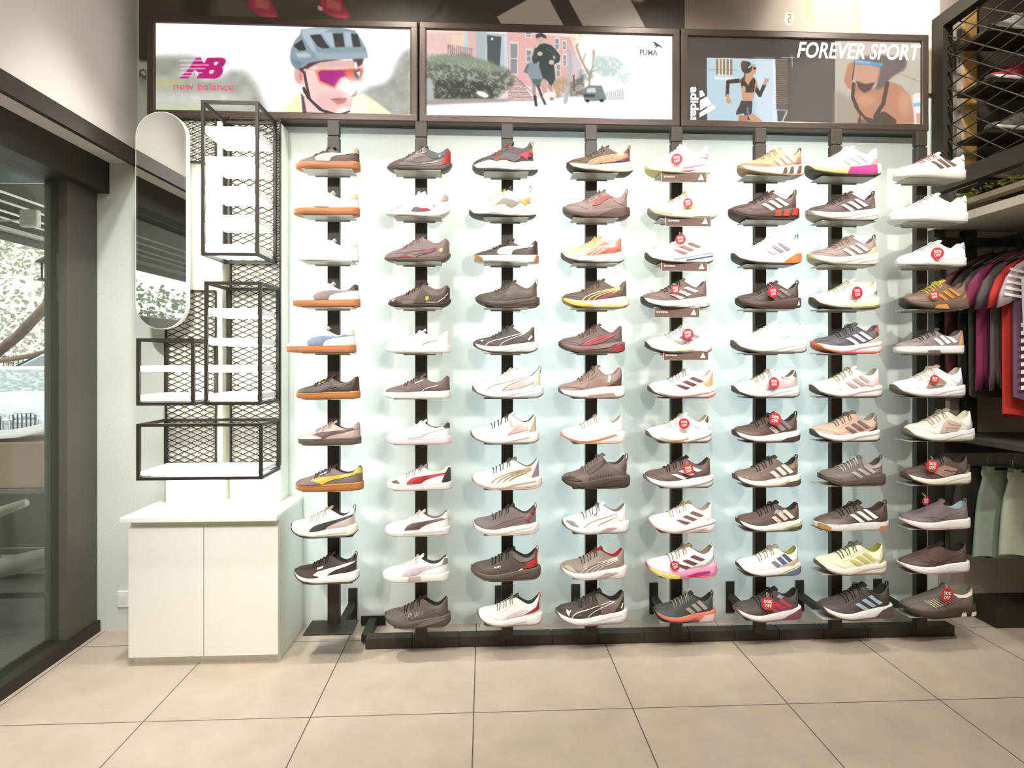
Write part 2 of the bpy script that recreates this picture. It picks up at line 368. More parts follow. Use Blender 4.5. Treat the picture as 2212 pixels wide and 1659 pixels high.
def upper_mesh(sh):
    ut, uh = sh['top'][-1][0], sh['uh']; a = .006
    us = [a+.0004, a+.004, a+.011, a+.022, .045, .07, .10, .14] + [.14 + .035*i for i in range(1, 12)]
    us = [u for u in us if u < ut - .01] + [ut - .001, ut + .02]
    u = ut + .055
    while u < uh - .05: us.append(u); u += .035
    us += [uh-.04, uh-.026, uh-.014, uh-.006, uh-.0015]
    NW, rings = 9, []
    for u in us:
        wb, zt, we, ze, tp, op = sect(sh, u); L = []
        for i in range(NW):
            t = math.sin(i/(NW-1)*math.pi/2) if not op else i/(NW-1)
            z = zt + (ze-zt)*t; L.append((-wally(sh, u, z), z))
        if not op:
            cr = tp - ze
            for k in range(1, 4): th = math.pi/2*(k/4); L.append((-we*math.cos(th), ze + cr*math.sin(th)))
            mid = (0, tp)
        elif u < uh - .03:
            r = min(.02, we*.35); zin = zt + .05
            L += [(-(we-r*.5), ze+.005), (-(we-r*1.3), ze-.004), (-(we-r*1.5)*.95, zin+.02)]; mid = (0, zin)
        else:
            L += [(-we*.8, ze+.005), (-we*.6, ze+.004), (-we*.3, ze+.002)]; mid = (0, ze+.002)
        ring = L + [mid] + [(-y, z) for y, z in reversed(L)]
        rings.append([(leanx(sh, u, z), cen(u)+y, z) for y, z in ring])
    n = len(rings[0]); V = [p for r in rings for p in r]; FU, FL = [], []
    iopen = [i for i, u in enumerate(us) if u > ut and u < uh - .03]
    for i in range(len(rings)-1):
        for j in range(n-1):
            f = (i*n+j, i*n+j+1, (i+1)*n+j+1, (i+1)*n+j)
            inner = NW <= j < n-1-NW and (i in iopen or i+1 in iopen)
            (FL if inner else FU).append(f)
    FU.append(tuple(range(n))[::-1]); FU.append(tuple((len(rings)-1)*n + j for j in range(n)))
    return V, FU, FL
def compact(V, F):
    used = sorted({i for f in F for i in f}); mp = {k: i for i, k in enumerate(used)}
    return [V[k] for k in used], [tuple(mp[i] for i in f) for f in F]
def loft_sole(sh, z0, z1, s0=1.0, s1=.97, bul=.03, ustart=0.0, uend=1.0):
    us = [.0004, .004, .012, .025, .045, .07] + [.10 + .05*i for i in range(16)] + [.88, .91, .94, .965, .982, .993, .9992]
    us = sorted({round(ustart + u*(uend-ustart), 5) for u in us}); V, F = [], []
    for u in us:
        w = mids(sh, u); a, b = z0(u), z1(u)
        h = [(-w*s0*.93, a), (-w*s0, a + (b-a)*.18), (-w*(1+bul)*(s0+s1)/2, a + (b-a)*.5), (-w*(s1+.01), a+(b-a)*.85), (-w*s1*.97, b)]
        ring = h + [(-y, z) for y, z in reversed(h)]
        V += [(u, cen(u)+y, z) for y, z in ring]
    n = 10
    for i in range(len(us)-1):
        for j in range(n): F.append((i*n+j, i*n+(j+1) % n, (i+1)*n+(j+1) % n, (i+1)*n+j))
    F += [tuple(range(n))[::-1], tuple((len(us)-1)*n+j for j in range(n))]
    return V, F
def decal(sh, poly, sole=False, off=.005, absz=False):
    """flat outline (u, height above the midsole) laid onto the outer side of the shoe"""
    P = []
    for i in range(len(poly)):
        a, b = poly[i], poly[(i+1) % len(poly)]; n = max(1, int(math.hypot(b[0]-a[0], b[1]-a[1])/.02))
        P += [(a[0]+(b[0]-a[0])*k/n, a[1]+(b[1]-a[1])*k/n) for k in range(n)]
    Q = []
    for u, h in P:
        u = min(max(u, .012), (.995 if sole else sh['uh']-.004))
        if sole: zb = interp(sh['zb'], u); zt = interp(sh['zt'], u); z = zb + (zt-zb)*min(.93, max(.06, h))
        else:
            wb, zt, we, ze, tp, op = sect(sh, u); z = min(max((h if absz else h + interp(sh['zt'], u)), zt+.004), ze)
        Q.append((u, z))
    D = []
    for q in Q:
        if not D or math.hypot(q[0]-D[-1][0], q[1]-D[-1][1]) > .0015: D.append(q)
    if math.hypot(D[0][0]-D[-1][0], D[0][1]-D[-1][1]) < .0015: D.pop()
    if len(D) < 3: return [], []
    n = len(D); pts = [Vector(d) for d in D]
    u0, u1 = min(d[0] for d in D), max(d[0] for d in D); z0, z1 = min(d[1] for d in D), max(d[1] for d in D)
    g = .022; x = u0 + g/2
    def inside(x, z):
        c = False
        for i in range(n):
            (xa, za), (xb, zb_) = D[i], D[i-1]
            if (za > z) != (zb_ > z) and x < (xb-xa)*(z-za)/(zb_-za) + xa: c = not c
        return c
    while x < u1:
        z = z0 + g/2
        while z < z1:
            if inside(x, z) and min(math.hypot(x-d[0], z-d[1]) for d in D) > .008: pts.append(Vector((x, z)))
            z += g
        x += g
    r = delaunay_2d_cdt(pts, [(i, (i+1) % n) for i in range(n)], [], 1, 1e-5)
    V = [lat(sh, v.x, v.y, off, sole) for v in r[0]]; F = []
    for f in r[2]:
        cx = sum(r[0][i].x for i in f)/len(f); cz = sum(r[0][i].y for i in f)/len(f)
        if inside(cx, cz): F.append(tuple(f))
    return V, F
def stroke(sh, pts, w, sole=False, off=.006):
    tb = pts; out = []
    for i in range(len(tb)-1):
        for k in range(5): t = k/5; out.append((tb[i][0]+(tb[i+1][0]-tb[i][0])*t, tb[i][1]+(tb[i+1][1]-tb[i][1])*t))
    out.append(tb[-1]); V, F = [], []
    for i, p in enumerate(out):
        a, b = out[max(i-1, 0)], out[min(i+1, len(out)-1)]; dx, dz = b[0]-a[0], b[1]-a[1]; l = math.hypot(dx, dz) or 1
        for s in (-1, 1):
            u, h = p[0] - dz/l*s*w/2, p[1] + dx/l*s*w/2
            if sole: zb = interp(sh['zb'], u); zt = interp(sh['zt'], u); z = zb + (zt-zb)*min(1, max(0, p[1])) + s*w/2
            else: z = h + interp(sh['zt'], u); wb, zt, we, ze, tp, op = sect(sh, u); z = min(max(z, zt+.003), ze)
            V.append(lat(sh, min(max(u, .012), .99), z, off, sole))
    for i in range(len(out)-1): F.append((2*i, 2*i+1, 2*i+3, 2*i+2))
    return V, F
# side graphics: outlines in (u, height over the midsole)
G = {
 'form': [[(.348, .03), (.36, .065), (.404, .10), (.495, .12), (.715, .13), (.93, .146), (.935, .116), (.78, .10), (.65, .08), (.59, .055), (.565, 0), (.372, 0)]],
 'form2': [[(.214, 0), (.235, .03), (.273, .062), (.32, .08), (.40, .096), (.537, .102), (.709, .115), (.907, .14), (.90, .115), (.736, .075), (.577, .055), (.50, .032), (.44, 0)]],
 'form3': [[(.31, 0), (.33, .035), (.354, .06), (.405, .085), (.534, .10), (.727, .115), (.955, .145), (.93, .12), (.80, .09), (.66, .065), (.58, .035), (.53, 0)]],
 'str': [[(.356, .09), (.424, .09), (.585, .02), (.523, .004)], [(.461, .12), (.529, .13), (.69, .05), (.622, .038)], [(.572, .15), (.634, .165), (.798, .085), (.734, .072)]],
 'strS': [[(.467, .10), (.529, .112), (.633, .02), (.578, 0)], [(.565, .135), (.627, .15), (.737, .04), (.676, .02)], [(.657, .16), (.712, .172), (.835, .05), (.78, .033)]],
 'strM': [[(.40, .10), (.46, .108), (.60, .01), (.54, 0)], [(.50, .13), (.56, .138), (.71, .03), (.65, .018)], [(.60, .155), (.655, .162), (.80, .05), (.745, .036)]],
 'heel': [[(.84, 0), (.86, .06), (.90, .13), (.955, .22), (.985, .2), (.985, 0)]],
 'heelt': [[(.86, .15), (.90, .125), (.985, .12), (.985, .24), (.93, .235)]],
 'heelw': [[(.70, 0), (.80, .05), (.88, .1), (.955, .17), (.985, .1), (.985, 0)]],
 'collar': [[(.60, .18), (.70, .105), (.80, .10), (.90, .13), (.955, .25), (.90, .25), (.80, .25), (.60, .3)]],
 'toe': [[(.012, 0), (.02, .05), (.08, .06), (.16, .055), (.24, .02), (.26, 0)]],
 'toec': [[(.04, .03), (.10, .06), (.15, .062), (.20, .03), (.22, .01), (.12, .012)]],
 'mud': [[(.012, 0), (.05, .035), (.18, .045), (.3, .05), (.40, .02), (.42, 0)]],
 'quarter': [[(.42, .0), (.46, .08), (.52, .2), (.60, .2), (.68, .12), (.80, .1), (.90, .12), (.97, .2), (.985, 0)]],
}
L_ = {'lines': [[(.19, 0), (.22, .04), (.27, .07), (.35, .093), (.50, .115), (.80, .15)], [(.41, 0), (.44, .035), (.49, .06), (.58, .085), (.80, .13)]],
 'wave': [[(.27, 0), (.32, .05), (.40, .085), (.52, .11), (.84, .135)], [(.35, 0), (.40, .045), (.48, .075), (.60, .098), (.84, .125)], [(.43, 0), (.48, .04), (.56, .065), (.66, .085), (.84, .115)], [(.51, 0), (.56, .03), (.64, .055), (.74, .075), (.84, .105)]],
 'curve1': [[(.57, 0), (.60, .03), (.66, .05), (.80, .075)]],
 'outl': [[(.30, 0), (.33, .04), (.40, .075), (.55, .095), (.80, .12)], [(.50, 0), (.54, .025), (.62, .045), (.80, .085)]],
 'seam': [[(.02, .045), (.15, .05), (.27, .045), (.36, .01)], [(.38, .02), (.45, .13), (.55, .17)]],
 'sole1': [[(.30, .25), (.5, .4), (.7, .62), (.9, .75)]], 'sole2': [[(.55, .2), (.75, .3), (.95, .35)]]}
_proto = {}
def proto(kind):
    if kind in _proto: return _proto[kind]
    sh = SH[kind]; V, FU, FL = upper_mesh(sh); P = {}
    P['upper'] = compact(V, FU); P['lining'] = compact(V, FL)
    zt = lambda u: interp(sh['zt'], u); zb = lambda u: interp(sh['zb'], u); to = sh['to']
    if to:
        P['midsole'] = loft_sole(sh, lambda u: zb(u)+to*.6, zt, 1.0, .97, .03)
        wrap = (lambda u: to + (.05*max(0, 1-u/.06)**.7 if sh['wrap'] else 0))
        V, F = loft_sole(sh, zb, lambda u: min(zb(u)+wrap(u), zt(u)+.02), 1.0, 1.0, .0)
        P['outsole'] = ([(x - (.006 if x < .08 else 0), y*1.015, z) for x, y, z in V], F)
    else: P['midsole'] = loft_sole(sh, zb, zt, .98, .985, .012)
    # laces over the throat
    mb = MB(); ut = sh['top'][-1][0]; n = 6
    for k in range(n):
        u = .30 + (ut - .33)*k/(n-1); wb, z0, we, ze, tp, op = sect(sh, u); zl = z0 + (ze-z0)*.80; pts = []
        yl = wally(sh, u, zl)
        for s in range(9):
            f = s/8; y = -yl*(1-f) + yl*f; a = abs(2*f-1)
            zz = zl + (tp + .010 - zl)*(1-a**2.2)
            pts.append((u + (.018 if k % 2 else -.018)*(f-.5), cen(u)+y*1.03, zz))
        mb.tube(pts, .0075, 5)
    u = ut - .02; tp = sect(sh, u)[4]
    for s in (-1, 1):
        mb.tube([(u, 0, tp+.010), (u-.01, s*.03, tp+.022), (u-.035, s*.06, tp+.010), (u-.045, s*.075, tp-.02), (u-.03, s*.06, tp-.01), (u-.005, s*.02, tp+.008)], .006, 5)
        mb.tube([(u, 0, tp+.010), (u-.02, s*.05, tp+.004), (u-.05, s*.082, tp-.045)], .005, 5)
    P['laces'] = (mb.v, mb.f)
    # tongue
    mb = MB(); tt = sh['tongue']; tpe = sh['top'][-1][1]; prof = [(.40, interp(sh['top'], .40)+.001), (.48, interp(sh['top'], .48)+.004), (ut, tpe+.010), (ut+.03, tpe+.012+tt*.6), (ut+.045, tpe+.006+tt)]
    vs = []; m = 7
    for (u, z) in prof:
        for j in range(m):
            f = j/(m-1)*2-1; vs.append((u + .006*abs(f), f*.06, z - .018*f*f))
    for (u, z) in prof:
        for j in range(m):
            f = j/(m-1)*2-1; vs.append((u + .016 + .006*abs(f), f*.056, z - .014 - .018*f*f))
    o = len(prof)*m; fs = []
    for i in range(len(prof)-1):
        for j in range(m-1):
            a = i*m+j; fs += [(a, a+1, a+m+1, a+m), (o+a, o+a+m, o+a+m+1, o+a+1)]
    for i in range(len(prof)-1):
        a = i*m; fs.append((a, a+m, o+a+m, o+a)); a = i*m+m-1; fs.append((a, o+a, o+a+m, a+m))
    for j in range(m-1):
        a = (len(prof)-1)*m+j; fs.append((a, a+1, o+a+1, o+a)); fs.append((j, o+j, o+j+1, j+1))
    P['tongue'] = (vs, fs)
    # heel pull tab
    mb = MB(); uh = sh['uh']; c = interp(sh['colr'], uh-.02); x = leanx(sh, uh-.012, c)
    loop = [(x-.012, c-.02), (x-.016, c+.012), (x-.004, c+.04), (x+.016, c+.046), (x+.024, c+.02), (x+.016, c-.03), (x+.010, c-.06)]
    V2 = []
    for (a, b) in loop:
        for y in (-.014, .014): V2.append((a, y, b))
    for (a, b) in loop:
        for y in (-.014, .014): V2.append((a*1.0+.006, y, b-.003))
    k = len(loop); F2 = []
    for i in range(k-1):
        F2 += [(2*i, 2*i+1, 2*i+3, 2*i+2), (2*k+2*i, 2*k+2*i+2, 2*k+2*i+3, 2*k+2*i+1), (2*i, 2*i+2, 2*k+2*i+2, 2*k+2*i), (2*i+1, 2*k+2*i+1, 2*k+2*i+3, 2*i+3)]
    P['pull_tab'] = (V2, F2)
    _proto[kind] = P; return P
_pm = {}
def pmesh(kind, part, mat, L):
    """shared mesh data for equal part + material"""
    key = (kind, part, mat.name)
    if key not in _pm:
        V, F = proto(kind)[part]; me = bpy.data.meshes.new(part); me.from_pydata(V, [], F); me.materials.append(mat)
        me.polygons.foreach_set('use_smooth', [True]*len(me.polygons)); me.update(); _pm[key] = me
    return _pm[key]
CENTY = 2.655
def fitpx(kind, x0, x1, z, rz):
    """size and place of a shoe whose outline spans the measured photo columns"""
    V = proto(kind)['midsole'][0][::3] + proto(kind)['upper'][0][::5]
    X, L = wx((x0+x1)/2, CENTY), .29; cr, sr = math.cos(rz), math.sin(rz)
    def span(X, L):
        a, b = 1e9, -1e9
        for (u, y, h) in V:
            lx, ly = (u-.5)*L, y*L
            px = proj(X + lx*cr - ly*sr, CENTY + lx*sr + ly*cr, z + h*L)[0]; a = min(a, px); b = max(b, px)
        return a, b
    for _ in range(5):
        a, b = span(X, L); L *= (x1-x0)/(b-a); a, b = span(X, L); X += ((x0+x1)/2 - (a+b)/2)/(FPX/CENTY)
    return X, L
def shoe(name, kind, x0, x1, zrest, U, Mi, O=None, I=None, T=None, La=None, dec=(), tab=None, rz=0, label='', group=None, rough=.55, Kz=1.35, sc=1.0):
    if sc == 1.0: sc = {'run': 1.08, 'knit': 1.06, 'court': 1.06, 'slip': 1.06, 'moto': 1.04}.get(kind, 1.0)
    sh = SH[kind]; X, L = fitpx(kind, x0, x1, zrest, rz)
    o = empty(name, (X, CENTY, zrest + .0008), rz); tag(o, label, 'shoe', group)
    I = I or U; T = T or U; La = La or U
    root = []
    def part(pn, mat, nm=None):
        ob = bpy.data.objects.new(nm or pn, pmesh(kind, pn, mat, L)); link(ob, o); ob.scale = (L, L, L*sc); ob.location = (-.5*L, 0, 0); return ob
    up = part('upper', M(U, rough, bscale=900, nscale=40)); part('lining', M(I, .8))
    part('midsole', M(Mi, .5, bump=.02))
    if 'outsole' in proto(kind): part('outsole', M(O or Mi, .6))
    if kind not in ('slip',) or La != U:
        if La != '-': part('laces', M(La, .7))
    part('tongue', M(T, .75))
    if tab: part('pull_tab', M(tab, .6))
    def dk(h, f): return ''.join('%02x' % max(0, min(255, int(int(h[i:i+2], 16)*f))) for i in (0, 2, 4))
    ts = dk(U, .86 if int(U[:2], 16) > 120 else .78); base = []
    if kind in ('run', 'knit', 'chunk'):
        if not any(d[0] in ('mud', 'toe') for d in dec): base.append(('l', ts, [(.03, .035), (.12, .05), (.22, .045), (.30, .015), (.34, .004)], .005))
        base.append(('l', ts, [(.30, .085), (.40, .115), (.50, .165), (.56, .20)], .005)); base.append(('l', ts, [(.72, .11), (.80, .05), (.88, .015)], .005))
        if not any(d[0] in ('s', 'sl') for d in dec): base += [('sl', dk(Mi, .86), [(.28, .3), (.45, .35), (.65, .6), (.9, .72)], .006), ('sl', dk(Mi, .84), [(.62, .2), (.78, .35), (.96, .42)], .006)]
    elif kind == 'court':
        base.append(('l', ts, [(.10, .055), (.20, .065), (.29, .055), (.34, .02)], .005)); base.append(('l', ts, [(.36, .08), (.44, .125), (.54, .17)], .005))
        if not any(d[0] in ('s', 'sl') for d in dec): base.append(('sl', dk(Mi, .84), [(.03, .8), (.3, .82), (.97, .82)], .004))
    else: base.append(('l', ts, [(.20, .06), (.35, .07), (.48, .04), (.62, .06), (.80, .10)], .006))
    li = 0
    for d in base + list(dec):
        g, c = d[0], d[1]; nm = {'str': 'side_stripe', 'strS': 'side_stripe', 'strM': 'side_stripe', 'form': 'side_stripe', 'form2': 'side_stripe', 'form3': 'side_stripe', 'heel': 'heel_panel', 'heelt': 'heel_panel', 'heelw': 'heel_panel', 'collar': 'collar_panel', 'toe': 'toe_cap', 'toec': 'toe_patch', 'mud': 'mudguard', 'quarter': 'side_panel', 'lines': 'piping', 'wave': 'piping', 'outl': 'piping', 'curve1': 'piping', 'seam': 'seam', 'sole1': 'sole_groove', 'sole2': 'sole_groove', 'p': 'side_panel', 's': 'sole_panel', 'l': 'piping', 'txt': 'lettering', 'sl': 'sole_groove'}[g]
        mat = M(c, .5, bump=.02); li += 1; off = .004 + .0012*li
        if g in ('str', 'strS', 'strM'):
            cols = c.split(','); cols = cols*3 if len(cols) == 1 else cols
            for k, poly in enumerate(G[g]):
                V, F = decal(sh, poly, False, off)
                ob = mesh(nm, [((x-.5)*L, y*L, z*L*sc) for x, y, z in V], F, M(cols[k], .5, bump=.02), o, True)
            continue
        VV, FF = [], []
        def acc(V, F):
            b = len(VV); VV.extend(V); FF.extend([tuple(i+b for i in f) for f in F])
        if g in G:
            for poly in G[g]: acc(*decal(sh, poly, False, off))
        elif g in L_:
            for ln in L_[g]: acc(*stroke(sh, ln, d[2] if len(d) > 2 else .008, g.startswith('sole'), off))
        elif g == 'p': acc(*decal(sh, d[2], False, off))
        elif g == 's': acc(*decal(sh, d[2], True, off+.002))
        elif g == 'l': acc(*stroke(sh, d[2], d[3] if len(d) > 3 else .008, False, off))
        elif g == 'sl': acc(*stroke(sh, d[2], d[3] if len(d) > 3 else .008, True, off+.002))
        elif g == 'txt':   # word, start u, height, width, height, slope
            vs, fs = tmesh(d[2], .25, .01); u0, h0, w_, hh, sl = d[3]
            acc([lat(sh, u0 + a*w_ - b*hh*.0, min(h0 + b*hh + a*sl + interp(sh['zt'], u0), sect(sh, min(.95, u0 + a*w_))[3]), off) for a, b in vs], fs)
        if FF: mesh(nm, [((x-.5)*L, y*L, z*L*sc) for x, y, z in VV], FF, mat, o, True)
    return o
# ------------------------------------------------------------------ sneaker wall: posts, shelf plates, rail
YP = 2.72; PW = .053
ZR = [2.150 - .1996*k for k in range(11)]
GUM, GUM2, TAG = 'c88a5c', 'c4854a', 'd03a44'
K1, K2, K3, W0, W1, W2 = '4c3f37', '41372f', '6a5b53', 'ffffff', 'f0e6e2', 'd8cbc6'
POSTPX = [720, 909.5, 1096, 1277.5, 1462.5, 1643.5, 1808, 1992]
ORD = ['first', 'second', 'third', 'fourth', 'fifth', 'sixth', 'seventh', 'eighth', 'ninth', 'tenth', 'lowest']
PLATES = [(652, 761), (850, 952), (1045, 1142), (1238, 1336), (1426, 1530), (1612, 1717), (1776, 1893), (1965, 2080)]
POSTW = ['first post beside the white cabinet', 'second post from the white cabinet', 'third post from the white cabinet', 'fourth post from the white cabinet',
         'fifth post, the one with name plates', 'third-last post before the clothes', 'second-last post before the clothes', 'last post beside the clothes']
PSHORT = ['first post', 'second post', 'third post', 'fourth post', 'fifth post', 'sixth post', 'seventh post', 'eighth post']
led = emit('led_strip', (.64, .87, 1.0), 13.0)
plate_src = None
for i, px in enumerate(POSTPX):
    X = wx(px, YP); o = empty('display_post', (X, YP, 0))
    tag(o, 'tall dark metal display post, ' + POSTW[i], 'display post', 'upright posts of the sneaker wall')
    zb_ = .13 if i == 0 else .052
    mb = MB().box(-PW/2, PW/2, 0, .03, zb_, 2.325, .002).box(-PW/2, PW/2, 0, .03, 2.331, 2.40, .002).box(-PW/2+.006, PW/2-.006, .004, .03, zb_, 2.395)
    mb.build('column', BLACK, o)
    mb = MB().box(.012, .042, .03, .272, .10, .13, .002) if i == 0 else MB().box(-.045, -.015, .03, .272, .10, .13, .002)
    mb.build('bracket_arm', BLACK2, o)
    cx = .027 if i == 0 else -.03
    mb = MB().box(cx-.022, cx+.022, .272, .278, .03, .19, .001); mb.lathe([(.004, -.003), (.004, 0)], (cx, .272, .17), 8, 'y').build('wall_plate', BLACK2, o)
    if i == 0: MB().box(-.105, .105, -.10, .04, .128, .134).build('foot_plate', BLACK2, o)
    if i in (0, 2, 3, 5, 6):
        MB().box(-.01, .01, .0302, .034, .2, 2.36).build('light_strip', led, o)
    x0, x1 = wx(PLATES[i][0], 2.62), wx(PLATES[i][1], 2.62)
    for k in range(11):
        if i == 0 and k == 10: continue
        mb = MB().box(x0, x1, 2.62, YP-.0005, ZR[k]-.003, ZR[k]).box(x0+.03, x1-.03, YP-.004, YP-.0005, ZR[k]-.009, ZR[k]-.003)
        pl = mb.build('shelf_plate', M('aeaca2', .4, 0, 1.0), None)
        if plate_src is None: plate_src = pl
        tag(pl, 'small metal shelf plate, %s on the %s' % (ORD[k] if k < 10 else 'lowest', POSTW[i].split(',')[0]), 'shelf', 'shoe shelf plates on the posts')
# floor rail in front of the wall
rx0, rx1 = wx(788, 2.75), wx(2046, 2.80)
rl = empty('floor_rail', ((rx0+rx1)/2, 2.78, 0)); tag(rl, 'long black metal floor rail under the sneaker wall', 'rail')
mb = MB(); cx = (rx0+rx1)/2; n = 13; w = (rx1-rx0)/n
for k in range(n): mb.box(rx0-cx+k*w+.002, rx0-cx+(k+1)*w-.002, -.03, .03, .002, .05, .002)
mb.box(rx0-cx+.01, rx1-cx-.01, -.026, .026, 0, .046).build('rail_bar', BLACK, rl)
for px in (806,):
    X = wx(px, 2.99)-cx; MB().box(X-.02, X+.02, .02, .215, .012, .045, .002).build('bracket_arm', BLACK2, rl)
    MB().box(X-.06, X+.06, .212, .218, .005, .05).lathe([(.004, -.003), (.004, 0)], (X-.045, .212, .028), 8, 'y').lathe([(.004, -.003), (.004, 0)], (X+.045, .212, .028), 8, 'y').build('wall_plate', BLACK2, rl)

